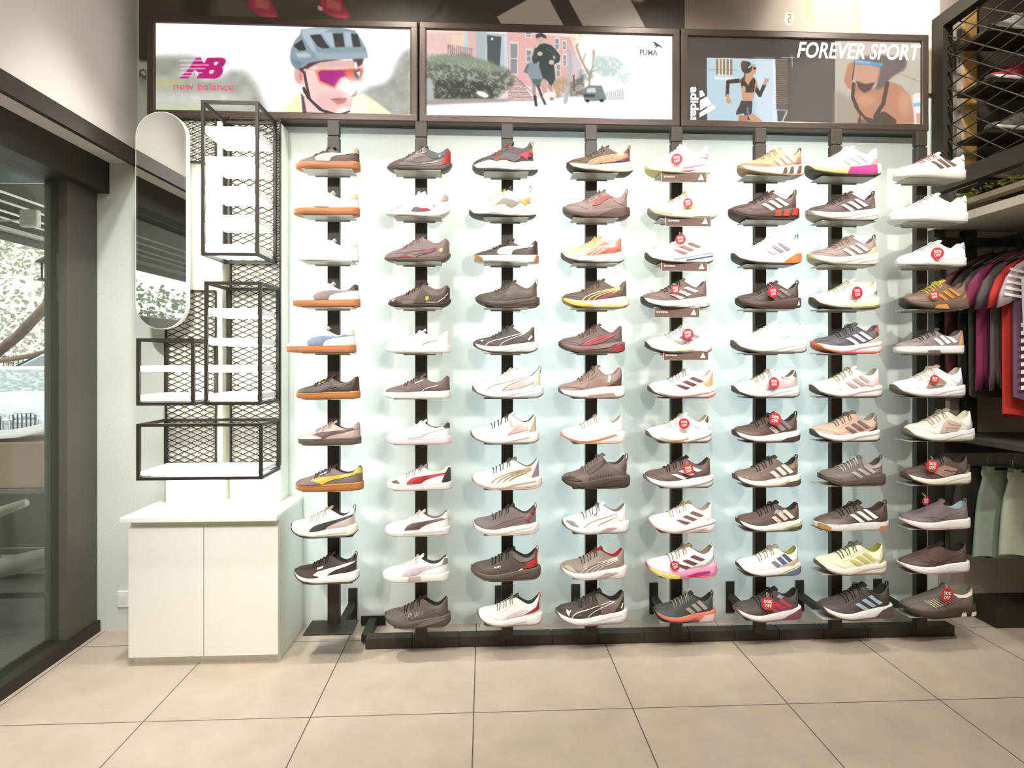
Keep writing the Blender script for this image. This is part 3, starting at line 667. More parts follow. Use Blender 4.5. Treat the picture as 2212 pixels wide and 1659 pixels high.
# ------------------------------------------------------------------ the sneakers, post by post, top to bottom
GRPS = 'sneakers on the %s'
S = [
# post 1
[(639, 779, 'court', K3, GUM, dict(La=K1, dec=[('form', W0), ('heelt', 'c9bfae')]), 'black suede court sneaker with thick white side stripe and gum sole'),
 (634, 778, 'court', W0, GUM, dict(dec=[('form', 'fdfaf0'), ('heelt', 'd9cfae'), ('l', 'b0a8a0', [(.40, .14), (.50, .16)], .006)]), 'plain white court sneaker with gum sole and beige heel tab'),
 (643, 776, 'court', W0, 'fbf8f0', dict(dec=[('l', 'b9b2aa', [(.70, .12), (.92, .145)], .005), ('heelt', 'e6e0d4')]), 'all-white low court sneaker with white sole'),
 (633, 779, 'court', W0, GUM, dict(dec=[('form', '7c6a68'), ('heelt', '4d4a44'), ('l', '8a7c78', [(.42, .14), (.52, .155)], .006)]), 'white court sneaker with grey-brown side stripe and gum sole'),
 (618, 770, 'court', W0, GUM, dict(dec=[('form', '71809a'), ('heelt', 'd8d4c4')]), 'white court sneaker with slate-blue side stripe and gum sole'),
 (640, 779, 'court', K1, GUM2, dict(I=K2, La=K2, rough=.35, dec=[('toe', K2), ('form2', '4f423c'), ('outl', '7d6e68', .006), ('l', 'd6a04a', [(.37, .115), (.46, .15)], .014)]), 'black leather court sneaker with gold mark and gum sole'),
 (644, 781, 'court', 'c3ada6', '6f625c', dict(I=K1, La='b5a097', dec=[('form2', '5b4642'), ('heelt', 'b8a29a'), ('mud', 'ccb8b0')]), 'taupe suede court sneaker with brown side stripe and dark sole'),
 (638, 786, 'court', '81726f', GUM2, dict(I='3c3a34', T=K2, La=K1, dec=[('form2', 'd9b24a'), ('heelt', 'e3c65e'), ('mud', '7a6b66'), ('p', W0, [(.38, .14), (.385, .12), (.47, .145), (.49, .165)])]), 'grey-purple sneaker with gold side stripe, gold heel and gum sole'),
 (629, 774, 'run', W0, 'fbf3ea', dict(O='4b4a42', I='45443c', La='cfc6b4', T='b9b09c', tab='55544c', dec=[('p', 'd2c3be', [(.5, 0), (.55, .04), (.75, .07), (.95, .12), (.95, 0)]), ('form3', '4a4b42'), ('sl', 'e2d3cc', [(.4, .45), (.85, .5)]), ('s', '4b4a42', [(.05, 0), (.15, .25), (.25, .42), (.33, .3), (.42, 0)])]), 'chunky white skate sneaker with dark green side stripe and black outsole'),
 (637, 777, 'run', '4e413b', W0, dict(O='45433c', I='2c2a24', La='2f2c26', T='2f2c26', tab='4b463f', dec=[('form3', W0), ('mud', '584a3d'), ('p', 'f0f0f0', [(.38, .13), (.385, .108), (.47, .125), (.475, .148)]), ('s', '45433c', [(.05, 0), (.15, .25), (.25, .42), (.33, .3), (.42, 0)])]), 'chunky black skate sneaker with white side stripe and white midsole')],
# post 2
[(836, 977, 'moto', '6f6260', '6a5e5c', dict(rough=.25, dec=[('heel', 'c0392f'), ('collar', '5c5c62'), ('l', 'c9bcb6', [(.42, .13), (.64, .16)], .006), ('l', 'c9bcb6', [(.45, .17), (.62, .21)], .006), ('l', 'e9dcd4', [(.55, .03), (.78, .05)], .01), ('p', W0, [(.80, .13), (.815, .145), (.83, .13), (.815, .115)])]), 'glossy dark grey driving shoe with red heel cage'),
 (833, 972, 'moto', W0, 'f6f1ee', dict(dec=[('p', '7d5470', [(.42, 0), (.45, .055), (.50, .07), (.56, .06), (.57, 0)]), ('p', 'b33440', [(.57, 0), (.56, .045), (.66, .05), (.73, .01)]), ('p', 'b9cfe0', [(.06, .02), (.09, .05), (.17, .04), (.17, .02)]), ('l', '8a7480', [(.18, .03), (.24, .09), (.30, .105)], .007), ('heelt', 'c0aea2'), ('l', '6b5a60', [(.75, .07), (.77, .085), (.78, .065), (.76, .055)], .007)]), 'white driving shoe with purple and red side patches'),
 (830, 974, 'moto', '8b7672', '74645e', dict(I='a03038', La='8a7470', rough=.35, dec=[('p', 'a53f4c', [(.24, 0), (.30, .03), (.38, .028), (.43, 0)]), ('p', 'a3566a', [(.55, .05), (.62, .10), (.76, .11), (.74, .07)]), ('outl', '6b5a55', .008), ('p', 'e5d27a', [(.84, .10), (.84, .06), (.86, .04), (.885, .06), (.885, .10)])]), 'brown-grey driving shoe with red lining and yellow shield badge'),
 (838, 975, 'moto', '6d5752', '4b413b', dict(I=K2, La=K2, rough=.28, dec=[('toe', K2), ('quarter', '5a4943'), ('p', 'e8c640', [(.61, .10), (.61, .06), (.635, .035), (.66, .06), (.66, .10)]), ('l', 'e9e2dc', [(.62, .015), (.80, -.0), (.90, .05), (.955, .10)], .012), ('p', W0, [(.07, .05), (.10, .03), (.12, .06), (.14, .08), (.11, .075)])]), 'black leather driving shoe with yellow shield badge and white heel line'),
 (836, 973, 'court', W0, 'fbf8f4', dict(I='8c8c80', dec=[('curve1', '7f7470', .008), ('collar', 'fbfbf8')]), 'all-white sneaker with one thin grey curve and grey collar'),
 (832, 974, 'court', '7b6964', W0, dict(I='f0ece0', La='5b4c48', dec=[('seam', '6b5a55', .005), ('curve1', 'f3ebe6', .009), ('l', 'f3ebe6', [(.46, .12), (.58, .16)], .014)]), 'charcoal brown sneaker with white collar and white cup sole'),
 (837, 975, 'court', W0, 'f2ecf0', dict(I='5e5e58', La='f4f4f0', dec=[('form3', 'e3dadf'), ('heelt', '56564f')]), 'white sneaker with pale grey curved panel and dark grey heel tab'),
 (836, 977, 'court', W0, 'faf4f4', dict(I='efe9dc', La='b3a39c', T='b3a39c', dec=[('toec', '6a5d58'), ('form3', 'b5292e'), ('heel', '4b463f'), ('l', '9a8c86', [(.30, .09), (.36, .14), (.50, .18)], .008)]), 'white sneaker with red side stripe and dark brown toe and heel'),
 (832, 973, 'court', W0, 'fbf3f3', dict(I='a0918a', La='e8e4dc', T='e8e4dc', dec=[('form3', '6a514f'), ('heelt', 'f2eee0'), ('sl', 'd9cccc', [(.3, .55), (.9, .6)], .006)]), 'white sneaker with dark brown side stripe and thick white sole'),
 (827, 971, 'court', W0, 'fdf8f8', dict(I='55554c', La='e8e8dc', dec=[('form3', 'd3c6ca'), ('heelt', '8d8f84'), ('collar', 'f2f2ee'), ('s', 'cdbfc2', [(.40, .0), (.42, .9), (.58, .9), (.60, 0)])]), 'white trainer with pale grey-pink stripe and grey heel collar'),
 (832, 974, 'run', '71635d', '6d5f5a', dict(O='5d504b', I='2f2b24', La='302c25', T='302c25', dec=[('mud', '7e716b'), ('txt', 'a4969a', 'PUMA', (.36, .035, .24, .075, .045)), ('outl', '857871', .006), ('s', '857871', [(.45, .3), (.6, .8), (.85, .95), (.97, .75), (.8, .5), (.6, .25)])]), 'dark taupe running shoe with large grey letters along its side')],
# post 3
[(1021, 1162, 'chunk', '5f5654', W0, dict(O='5f5f5a', I='3f444c', La='b8392f', T='4a4e56', tab='c48a3a', dec=[('form3', 'a83c30'), ('p', '6d6874', [(.37, .02), (.50, .12), (.62, .13), (.74, .06), (.62, 0), (.55, .03)]), ('p', 'b23f56', [(.70, .12), (.88, .15), (.92, .06), (.84, .05), (.83, 0)]), ('heelt', 'c9853c')]), 'chunky black and red sneaker with wavy white midsole'),
 (1014, 1158, 'chunk', W0, W0, dict(O='55554c', I='8f8d84', La='dcc87a', T='55554c', tab='6b6a60', dec=[('form3', 'dccfc8'), ('p', '9d988a', [(.37, .02), (.50, .12), (.62, .13), (.74, .06), (.62, 0), (.55, .03)]), ('p', 'd8b464', [(.72, .10), (.90, .12), (.92, .06), (.86, .05), (.84, 0)])]), 'chunky white sneaker with grey diamond and yellow-gold accents'),
 (1023, 1164, 'court', '5f524d', W0, dict(I=K1, La=K1, dec=[('mud', '4f413b'), ('form', W0), ('heel', '4b3d38'), ('s', GUM, [(.0, 0), (.0, 1), (.06, 1), (.13, .5), (.14, 0)]), ('s', GUM, [(.9, 0), (.95, 1), (1, 1), (1, 0)])]), 'black sneaker with bold white side stripe, gum toe and heel'),
 (1028, 1166, 'run', '655851', '66574f', dict(O='5b4d46', I='4b423b', La='5d514b', tab='5d514b', dec=[('quarter', '6d605a'), ('outl', '7a6c65', .006)]), 'solid dark brown running shoe with thick brown sole'),
 (1023, 1161, 'run', '655c59', W0, dict(O='4b4a42', I='44423b', La='5a5552', dec=[('lines', 'f4ece8', .009), ('p', 'f4f0ec', [(.84, .04), (.86, .02), (.92, .07), (.90, .1)]), ('p', W0, [(.10, .08), (.14, .05), (.16, .09), (.18, .11), (.14, .1)])]), 'dark grey running shoe with thin white piping and white midsole'),
 (1021, 1174, 'run', 'f8f2f0', W0, dict(O='7a736c', I='4a4a44', La='e8e0dc', tab='3f3f39', dec=[('p', 'e3d3cf', [(.4, .02), (.5, .12), (.8, .12), (.9, .18), (.95, .1), (.8, .04), (.6, .0)]), ('lines', '8d8078', .006), ('heel', 'e5e5dc')]), 'white and pale pink running shoe with black collar edge, grey piping'),
 (1017, 1165, 'run', W0, W0, dict(O='8d8078', I='59564c', La='4d4a42', dec=[('p', 'dec8c2', [(.56, .24), (.57, .12), (.85, .14), (.82, .04), (.62, .02), (.5, 0), (.62, .09)]), ('heel', 'd9c8b4'), ('sl', 'c9bcc2', [(.45, .2), (.7, .5), (.85, .6)], .008)]), 'white running shoe with dusty pink rear panel and dark laces'),
 (1020, 1171, 'run', W0, 'fbf0ea', dict(O='d9c0b4', I='8d8c80', La='6f6e64', T='8a897e', dec=[('wave', 'b9a070', .012), ('heel', 'ae9aa0'), ('sl', 'cdb9b4', [(.35, .1), (.6, .6), (.9, .7)], .01), ('sl', 'd9c4ba', [(.1, .4), (.4, .3), (.95, .3)], .008)]), 'white running shoe with fine gold-brown side lines and sculpted sole'),
 (1022, 1164, 'run', '8e7f82', W0, dict(O='d8c6c4', I='56524c', La='4a443c', T='4a443c', tab='8c8a7c', dec=[('mud', '8d8182'), ('outl', 'a06c74', .006), ('p', 'a34f5c', [(.78, .06), (.84, .11), (.9, .12), (.85, .05)]), ('heelt', '8f4a3c')]), 'mauve-grey running shoe with red heel accent and white sole'),
 (1018, 1168, 'run', '655a55', '71645c', dict(O='6d5b50', I='33302b', La='2a2823', T='2a2823', tab='b8563a', dec=[('p', 'c14530', [(.72, .02), (.80, .08), (.90, .12), (.955, .22), (.98, .15), (.95, .02)]), ('collar', '7d7470'), ('txt', W0, 'PUMA', (.32, .075, .10, .02, .02)), ('p', 'eee2dc', [(.67, .0), (.69, .02), (.72, .03), (.74, .01)])]), 'dark brown running shoe with red-orange heel triangle'),
 (1032, 1172, 'run', W0, 'fdf6f8', dict(O='8f8378', I='44433d', La='a9a498', T='4d4a44', tab='b5402f', dec=[('p', 'b03f35', [(.72, .02), (.80, .06), (.90, .10), (.955, .2), (.98, .15), (.95, .05)]), ('p', 'e6dce0', [(.35, 0), (.5, .06), (.7, .10), (.8, .06), (.7, .02)]), ('sl', 'cfc0c6', [(.45, .25), (.75, .5)], .01)]), 'white running shoe with small red heel triangle and red pull loop')],
# post 4
[(1224, 1367, 'run', '6b574c', 'fdf3e6', dict(O='554a3e', I='5b4b42', La='5b4b42', tab='a0745c', dec=[('p', 'c98a72', [(.27, 0), (.36, .06), (.50, .10), (.88, .12), (.92, .06), (.80, .02), (.5, .01)]), ('wave', 'f5b890', .010), ('p', '7f3f54', [(.70, .02), (.9, .06), (.93, .03), (.85, 0)])]), 'dark brown running shoe with salmon wavy lines and cream midsole'),
 (1216, 1361, 'run', '9a8480', '8a746e', dict(O='6d655c', I='8d7a74', La='9a8480', tab='77706a', dec=[('p', 'a85a5e', [(.40, .06), (.46, .12), (.60, .17), (.84, .2), (.60, .13), (.52, .07)]), ('l', 'd65f58', [(.40, .06), (.50, .07), (.60, .13), (.84, .19)], .009), ('l', 'd65f58', [(.40, .07), (.46, .13), (.60, .175), (.84, .2)], .009), ('s', '6c5450', [(.45, .1), (.7, .9), (.95, 1), (1, .3), (.8, 0)])]), 'taupe running shoe with red looped outline and clear heel unit'),
 (1212, 1348, 'run', 'ecc79c', W0, dict(O='6f6a5a', I='d89a78', La='f0cfa0', dec=[('p', 'd98a72', [(.35, 0), (.48, .10), (.72, .2), (.955, .25), (.95, 0)]), ('p', 'f6e2b8', [(.02, 0), (.05, .06), (.3, .08), (.42, .12), (.33, 0)]), ('wave', 'fbe6dc', .009), ('p', 'c86a5c', [(.60, .02), (.72, .08), (.85, .07), (.93, .02)])]), 'pale yellow and coral running shoe with thick white midsole'),
 (1214, 1360, 'run', '6f5d52', 'fbeedc', dict(O='c9a060', I='5b4b42', La='6a594e', dec=[('wave', 'f3d08c', .012), ('p', 'a5566a', [(.50, 0), (.60, .06), (.80, .08), (.72, .02)]), ('s', 'f0d880', [(.0, .2), (.02, .9), (.30, .7), (.45, .3), (.2, 0)]), ('s', 'b04a60', [(.8, 0), (.92, .15), (.96, .25), (.9, 0)])]), 'brown running shoe with yellow side lines and yellow-to-white midsole'),
 (1207, 1350, 'run', '7d6a66', '8f7470', dict(O='5a4a44', I='8d7c78', La='5f504b', dec=[('p', 'b7646c', [(.30, 0), (.38, .07), (.52, .11), (.88, .14), (.75, .07), (.62, .02)]), ('wave', '8f4f56', .006), ('s', 'b3454c', [(.72, .1), (.8, .7), (.97, .7), (.97, .1)]), ('s', 'a5908a', [(.3, .5), (.6, .85), (.9, 1), (.7, .55)])]), 'dusky brown running shoe with dark pink panel and red heel window'),
 (1206, 1350, 'knit', 'a98f86', W0, dict(O='7a6a60', I='a08880', La='7f7470', tab=None, dec=[('heelw', '6f524c'), ('p', W0, [(.71, .06), (.735, .16), (.775, .16), (.745, .06)]), ('seam', '8f7870', .007), ('s', 'c9a596', [(.4, .0), (.42, .35), (.8, .45), (.85, 0)])]), 'tan knit slip-in trainer with high tongue and brown ribbed heel'),
 (1211, 1351, 'run', W0, W0, dict(O='f0c0a0', I='b8a29a', La='c9c0a4', dec=[('s', 'e09a78', [(.0, .3), (.03, .5), (.3, .45), (.5, .55), (.8, .9), (.85, .75), (.5, .35), (.3, .25), (.1, .15)])]), 'white running shoe with thin orange sole edge'),
 (1214, 1361, 'knit', '806f69', '5f524a', dict(O='4e433b', I='4b413b', La='a0928a', T='8b7a74', tab='6a5e57', dec=[('toe', '4a443a'), ('p', '5c4e48', [(.33, .12), (.45, .2), (.60, .24), (.62, .2), (.5, .13), (.36, .08)]), ('p', '6a5c56', [(.86, .12), (.92, .16), (.955, .15), (.95, .08), (.88, .07)])] + [('l', '4c403b', [(.38+.04*q, .005), (.36+.04*q, .05)], .008) for q in range(9)]), 'dark brown knit trainer with ankle loop and vertical ribs'),
 (1214, 1359, 'run', W0, W0, dict(O='9c948c', I='98887e', La='8f8c80', dec=[('outl', 'c2b4b0', .009), ('toec', '9a948c'), ('s', 'cdb4b8', [(.45, .1), (.65, .7), (.8, .6), (.6, .2)]), ('l', '8f8880', [(.44, .15), (.50, .18), (.48, .13)], .012)]), 'white running shoe with grey toe mark and faint side lines'),
 (1210, 1354, 'run', 'a89a92', W0, dict(O='c9b8b4', I='b5302c', La='6a5c52', T='b5302c', dec=[('toec', 'c9bcb0'), ('wave', 'f2e6e2', .009), ('p', 'b5a29c', [(.30, .06), (.35, .12), (.55, .2), (.62, .2), (.6, .12), (.45, .09)]), ('s', 'cfb4b4', [(.45, .1), (.65, .7), (.85, .6), (.65, .2)])]), 'grey running shoe with bright red collar and white wavy stripes'),
 (1200, 1355, 'run', '5b504a', W0, dict(O='9c8c90', I='2b2923', La='3d3a30', T='2b2923', dec=[('p', '84756f', [(.55, .24), (.57, .14), (.62, 0), (.80, .02), (.95, .2), (.90, .25)]), ('lines', 'f4ece8', .009), ('p', W0, [(.13, .05), (.16, .02), (.17, .05), (.20, .09), (.16, .07), (.14, .08)]), ('p', '4a423c', [(.82, .03), (.93, .13), (.955, .03)]), ('p', W0, [(.88, .05), (.90, .03), (.93, .09), (.91, .1)])]), 'black and grey running shoe with white piping and thick white midsole')],
# post 5
[(1393, 1536, 'knit', W0, 'fdf3f2', dict(O='e3dca0', I='f6eef0', La='fdf6f6', tab=None, dec=[('p', 'ecc3d2', [(.76, .06), (.82, .12), (.945, .14), (.945, .06)]), ('s', 'e0a6bd', [(.45, .4), (.7, .75), (.95, .8), (.7, .55)]), ('s', 'd885ab', [(.45, .15), (.6, .3), (.75, .35), (.6, .15)])]), 'white high-tongued knit runner with pink heel band and pale yellow sole'),
 (1399, 1548, 'run', 'fdfbe8', 'fdf6dc', dict(O='a39a8c', I='f6f0d8', La='dcc48a', tab=None, dec=[('p', 'e8d860', [(.52, .02), (.53, .08), (.63, .08), (.60, .01)]), ('sl', 'e8dc90', [(.03, .6), (.3, .5)], .01)]), 'cream-white running shoe with yellow lower patch and grey sole'),
 (1393, 1541, 'run', W0, W0, dict(O='56504a', I='e9e4dc', La='f4eeee', dec=[('str', 'a4807e,b0807c,8f6a6c'), ('sl', '4c5f84', [(.55, .35), (.75, .5), (.97, .6)], .014), ('sl', '6f86a4', [(.35, .5), (.6, .7), (.97, .9)], .008)]), 'white running shoe with mauve side stripes and navy sole strokes'),
 (1384, 1533, 'run', '86706c', W0, dict(O='4b4a42', I='6b5a52', La='3b342d', dec=[('str', W0)]), 'brown-grey running shoe with wide white stripes and white midsole'),
 (1393, 1538, 'run', W0, W0, dict(O='54524a', I='e6ded4', La='b4ac98', dec=[('str', 'c8a8a4,a4807c,a28a86'), ('sl', 'd9cf8c', [(.4, .3), (.7, .4)], .01), ('s', 'd9a0a0', [(.75, 0), (.95, .3), (.99, .35), (.95, .1)])]), 'white running shoe with pale brown stripes and pink heel sole'),
 (1399, 1546, 'run', W0, W0, dict(O='5a5048', I='dcc8bc', La='a8a090', dec=[('p', 'eebf90', [(.78, .06), (.88, .12), (.955, .22), (.955, .02), (.85, .0)]), ('str', '7a4c50,74484c,74484c'), ('sl', 'e09a88', [(.12, .45), (.45, .25), (.95, .55)], .012), ('s', 'e0a09a', [(.6, 0), (.9, .25), (.99, .3), (.95, .05)])]), 'white running shoe with maroon stripes and peach heel'),
 (1395, 1537, 'run', W0, W0, dict(O='6b6258', I='b09c90', La='cabfa8', dec=[('heelt', '7a6c68'), ('p', 'e3d3d6', [(.65, .14), (.70, .15), (.80, .08), (.72, .07)]), ('sl', 'e8a878', [(.15, .7), (.4, .4), (.6, .6)], .012), ('sl', 'b8a0a4', [(.55, .1), (.75, .4), (.97, .7)], .014)]), 'white running shoe with dark collar patch and thin orange line'),
 (1390, 1541, 'run', '74605a', W0, dict(O='8f7f7c', I='3b3a30', La='221f1a', T='221f1a', dec=[('str', W0), ('sl', 'b3a8ac', [(.6, .2), (.8, .4), (.97, .6)], .012)]), 'dark brown running shoe with white stripes and black laces'),
 (1399, 1545, 'run', W0, W0, dict(O='c8a8a4', I='b59c90', La='c8bca4', T='a39684', dec=[('str', '8a6a6a'), ('sl', 'b49a9c', [(.4, .3), (.7, .6), (.97, .8)], .010), ('s', 'dcb9b6', [(.5, .05), (.7, .4), (.85, .4), (.65, .1)])]), 'white running shoe with solid mauve-brown stripes, beige tongue'),
 (1395, 1549, 'run', W0, 'f2b0d2', dict(O='d87a8c', I='9a8878', La='a8a080', T='9a8c74', dec=[('str', '7c4c58'), ('p', 'c9bcb8', [(.45, 0), (.6, .02), (.78, .03), (.955, .12), (.955, .08), (.8, 0)]), ('s', 'f0e28c', [(.0, .1), (.02, .95), (.25, .9), (.42, .6), (.4, 0), (.2, 0)]), ('s', 'c43c8c', [(.5, .3), (.65, .55), (.85, .6), (.85, .4), (.6, .2)])]), 'white running shoe on a yellow and hot pink midsole'),
 (1410, 1546, 'run', '4f5350', 'e38a78', dict(O='3b352e', I='35332b', La='b4aca0', T='3f423e', tab='35332b', dec=[('mud', '5a6266'), ('strS', 'b4a4a0'), ('s', 'e2cfcc', [(.68, .1), (.78, .7), (.95, .75), (.99, .3), (.9, 0)]), ('sl', '6d4c6c', [(.25, .3), (.5, .25), (.65, .5)], .010)]), 'dark slate running shoe with silver stripes and salmon midsole')],
# post 6
[(1592, 1737, 'run', 'dcab88', 'fdf3ea', dict(O='b8a284', I='c99a78', La='c99c7c', tab='6a5c4e', dec=[('mud', 'c08a70'), ('strS', 'f3ece4'), ('p', 'b8806c', [(.80, .02), (.84, .1), (.955, .12), (.955, 0)]), ('s', '7a5e54', [(.60, .2), (.62, .8), (.67, .8), (.67, .2)]), ('s', '7a5e54', [(.70, .2), (.73, .85), (.78, .85), (.77, .2)]), ('s', '7a5e54', [(.82, .2), (.85, .85), (.90, .85), (.89, .2)])]), 'tan running shoe with white stripes and brown bars on its sole'),
 (1573, 1727, 'run', '6a5650', '5a463f', dict(O='4c443b', I='4b443b', La='4b443b', tab='4b443b', rough=.35, dec=[('strM', W0), ('s', 'cf4034', [(.58, .3), (.60, .95), (.68, .95), (.68, .3)]), ('s', 'cf4034', [(.70, .3), (.73, .95), (.81, .95), (.79, .3)]), ('s', 'cf4034', [(.83, .3), (.86, .95), (.94, .95), (.91, .3)])]), 'dark brown running shoe with white stripes and red sole bars'),
 (1579, 1731, 'run', W0, W0, dict(O='56524a', I='e8e8ee', La=W0, tab='7a8ea8', dec=[('strM', 'c0bccc,a49cb4,9c90aa'), ('s', 'dc8c50', [(.65, .0), (.75, .5), (.88, .95), (.98, .9), (.99, .3), (.95, 0)])]), 'white running shoe with lilac-grey stripes and orange heel wedge'),
 (1588, 1731, 'run', '63544d', '5e4d46', dict(O='443d34', I='4b433a', La='3d342c', tab='44402f', dec=[('strM', '857670'), ('p', '9c8c84', [(.6, .15), (.64, .17), (.75, .1), (.70, .08)]), ('s', 'f0e8e4', [(.88, .25), (.905, .75), (.93, .25)])]), 'near-black running shoe with small white logo on the heel sole'),
 (1578, 1743, 'run', W0, W0, dict(O='6f6a60', I='f4f4f4', La='f0eeea', dec=[('l', 'c9c4c4', [(.60, .06), (.74, .075)], .006)]), 'completely white running shoe with grey outsole'),
 (1580, 1727, 'run', 'f0e6e6', W0, dict(O='5f5a50', I='7d7c72', La='b9b29c', dec=[('p', 'dccccc', [(.4, 0), (.55, .08), (.75, .14), (.955, .14), (.955, 0)]), ('heelt', '7f7e76'), ('l', 'c8b2b6', [(.68, .16), (.80, .11)], .014)]), 'pale pink-grey running shoe with grey heel collar'),
 (1581, 1728, 'run', '6a564e', W0, dict(O='56483f', I='35332b', La='2f2a24', T='2f2a24', tab='35332b', dec=[('mud', '7a665c'), ('strS', 'dcc4c0,b49a96,8f7a76'), ('s', '5b504b', [(.60, .0), (.75, .45), (.97, .6), (1, .2), (.95, 0)])]), 'dark brown running shoe with fading beige-pink stripes'),
 (1582, 1730, 'run', '86736a', 'fdf8f0', dict(O='6a5e54', I='3c3a2e', La='3a352c', T='4a4238', tab='3a352c', dec=[('mud', '8f7c74'), ('p', '8f7a5c', [(.68, .14), (.80, .09), (.955, .1), (.955, .3), (.8, .3)]), ('strS', 'f5e6dc'), ('s', '6d6250', [(.60, .0), (.75, .45), (.97, .6), (1, .2), (.95, 0)]), ('sl', 'ece69c', [(.62, .35), (.78, .68)], .01)]), 'taupe-olive running shoe with cream stripes and dark pull loop'),
 (1589, 1732, 'run', '725e57', 'fdf6f2', dict(O='56504a', I='39372c', La='25231c', T='25231c', dec=[('mud', '6a5c50'), ('p', 'b9b2c8', [(.52, .14), (.56, .19), (.66, .16), (.72, .12), (.6, .13)]), ('strS', 'ecd9cc'), ('s', '6a6456', [(.62, .0), (.78, .4), (.97, .5), (1, .2), (.95, 0)]), ('sl', 'e2e48c', [(.66, .4), (.80, .62), (.97, .8)], .016)]), 'brown running shoe with cream stripes and lime heel line'),
 (1589, 1730, 'run', W0, 'fdfdf8', dict(O='56524a', I='a9a84c', La='b0a888', T='b9b090', dec=[('strS', '8f96b0,6d7898,5a6688'), ('p', 'e0cac4', [(.55, 0), (.7, .03), (.9, .09), (.955, .12), (.955, .06), (.85, 0)]), ('s', '7688a0', [(.62, .0), (.76, .45), (.95, .8), (1, .4), (.95, 0)]), ('sl', 'eef0a0', [(.60, .35), (.76, .7), (.92, .98)], .014)]), 'white running shoe with blue stripes, lime collar and blue heel sole'),
 (1583, 1731, 'run', '5a504c', 'fbf0ee', dict(O='8f6a80', I='2f2c26', La='2b2822', T='2b2822', dec=[('mud', '5f5450'), ('p', '7f4f70', [(.50, .0), (.50, .1), (.62, .15), (.80, .06), (.95, .04), (.8, 0)]), ('strM', 'd0484a'), ('p', '9fb4cc', [(.58, .19), (.62, .22), (.70, .17), (.64, .16)]), ('s', '8f5472', [(.60, .0), (.72, .45), (.90, .9), (.97, .95), (1, .3), (.95, 0)])]), 'black running shoe with red-orange stripes and purple heel')],
# post 7
[(1738, 1903, 'run', W0, 'fbdc9c', dict(O='5c5648', I='f8f0f0', La=W0, dec=[('strM', 'e6dede'), ('p', 'd9b9b4', [(.80, .0), (.84, .06), (.955, .08), (.955, 0)]), ('s', 'c84c94', [(.46, .1), (.50, .95), (.88, 1), (.90, .15)]), ('s', W0, [(.89, .1), (.88, 1), (.99, 1), (.99, .3)])]), 'white running shoe on a yellow to magenta midsole'),
 (1740, 1897, 'run', '776460', W0, dict(O='b8b0a0', I='5f524b', La='5a4c48', tab='4f463d', dec=[('strM', 'f6f0f0'), ('p', '8f7a6c', [(.82, .0), (.88, .12), (.955, .16), (.955, 0)])]), 'dark brown running shoe with white stripes, tall heel loop'),
 (1743, 1899, 'run', 'ad9890', W0, dict(O='c9c8a8', I='9c8a80', La='a59084', tab='8f8274', dec=[('strM', 'f8ecea'), ('p', 'e9e6b0', [(.76, .0), (.86, .07), (.955, .12), (.955, 0)])]), 'light taupe running shoe with white stripes and pale yellow heel'),
 (1747, 1901, 'run', 'fdfdec', 'fcfce4', dict(O='5c5648', I='f4f4dc', La='d8d4b4', dec=[('p', 'a89c80', [(.50, .10), (.56, .1), (.62, .04), (.56, .04)]), ('p', 'b4a898', [(.84, .06), (.94, .11), (.955, .05), (.9, .04)]), ('sl', 'b4ae70', [(.5, .1), (.95, .25)], .02)]), 'ivory running shoe with olive side marks and dark outsole'),
 (1751, 1905, 'run', '6f6c72', W0, dict(O='d88068', I='8a6c7a', La='474a4c', dec=[('strM', 'f4f0f2'), ('p', 'd0605a', [(.86, .14), (.90, .1), (.955, .13), (.955, .25), (.9, .22)]), ('p', 'e3d8d0', [(.68, .0), (.82, .04), (.955, .1), (.955, 0)]), ('s', 'd88a4c', [(.0, .0), (.0, .9), (.04, .7), (.08, .3), (.06, 0)]), ('sl', 'cdb8b4', [(.35, .2), (.6, .6), (.95, .7)], .01)]), 'dark blue-grey running shoe with white stripes and orange toe edge'),
 (1748, 1906, 'run', 'fbf4f0', W0, dict(O='6d6458', I='b3ac94', La='b9ae8c', dec=[('strM', 'cdb8b6'), ('p', 'ecd8d4', [(.68, .04), (.8, .07), (.9, .12), (.93, .06), (.8, .0)]), ('sl', 'dcc2ba', [(.35, .2), (.6, .6), (.95, .7)], .012)]), 'off-white running shoe with pale mauve stripes'),
 (1749, 1901, 'run', 'ddc2b0', 'fdf4f4', dict(O='5f5a4c', I='a59c88', La='7c7768', T='7c7768', dec=[('strM', '967470'), ('heelt', 'a58c80'), ('p', '6b4c48', [(.76, .0), (.86, .03), (.955, .1), (.955, 0)]), ('sl', 'd8c2c2', [(.35, .2), (.6, .6), (.95, .7)], .012)]), 'pinkish beige running shoe with brown stripes and brown heel wedge'),
 (1766, 1913, 'run', '89807b', '6a5b57', dict(O='5d504b', I='5b544a', La='e0e0dc', T='7d7f7c', tab='6c6660', dec=[('toe', '7b7068'), ('strM', 'cdbcc2'), ('collar', 'b4a6aa'), ('sl', '83746e', [(.2, .3), (.6, .5)], .01)]), 'grey training shoe with white tied laces and lilac stripes'),
 (1755, 1919, 'court', '71605a', 'fdf4f2', dict(O='b08a60', I='4b4038', La='3b342c', T='3b342c', tab='6a6050', dec=[('mud', '7f6f69'), ('p', '5d4a44', [(.70, .16), (.80, .0), (.985, 0), (.985, .3)]), ('strM', W0), ('toe', '7d7870'), ('s', 'c9a05c', [(.0, .0), (.0, 1), (.05, 1), (.14, .5), (.12, 0)]), ('s', 'dc9c6c', [(.78, .0), (.82, .5), (.98, .5), (.99, 0)])]), 'brown indoor shoe with bold white stripes and gum sole patches'),
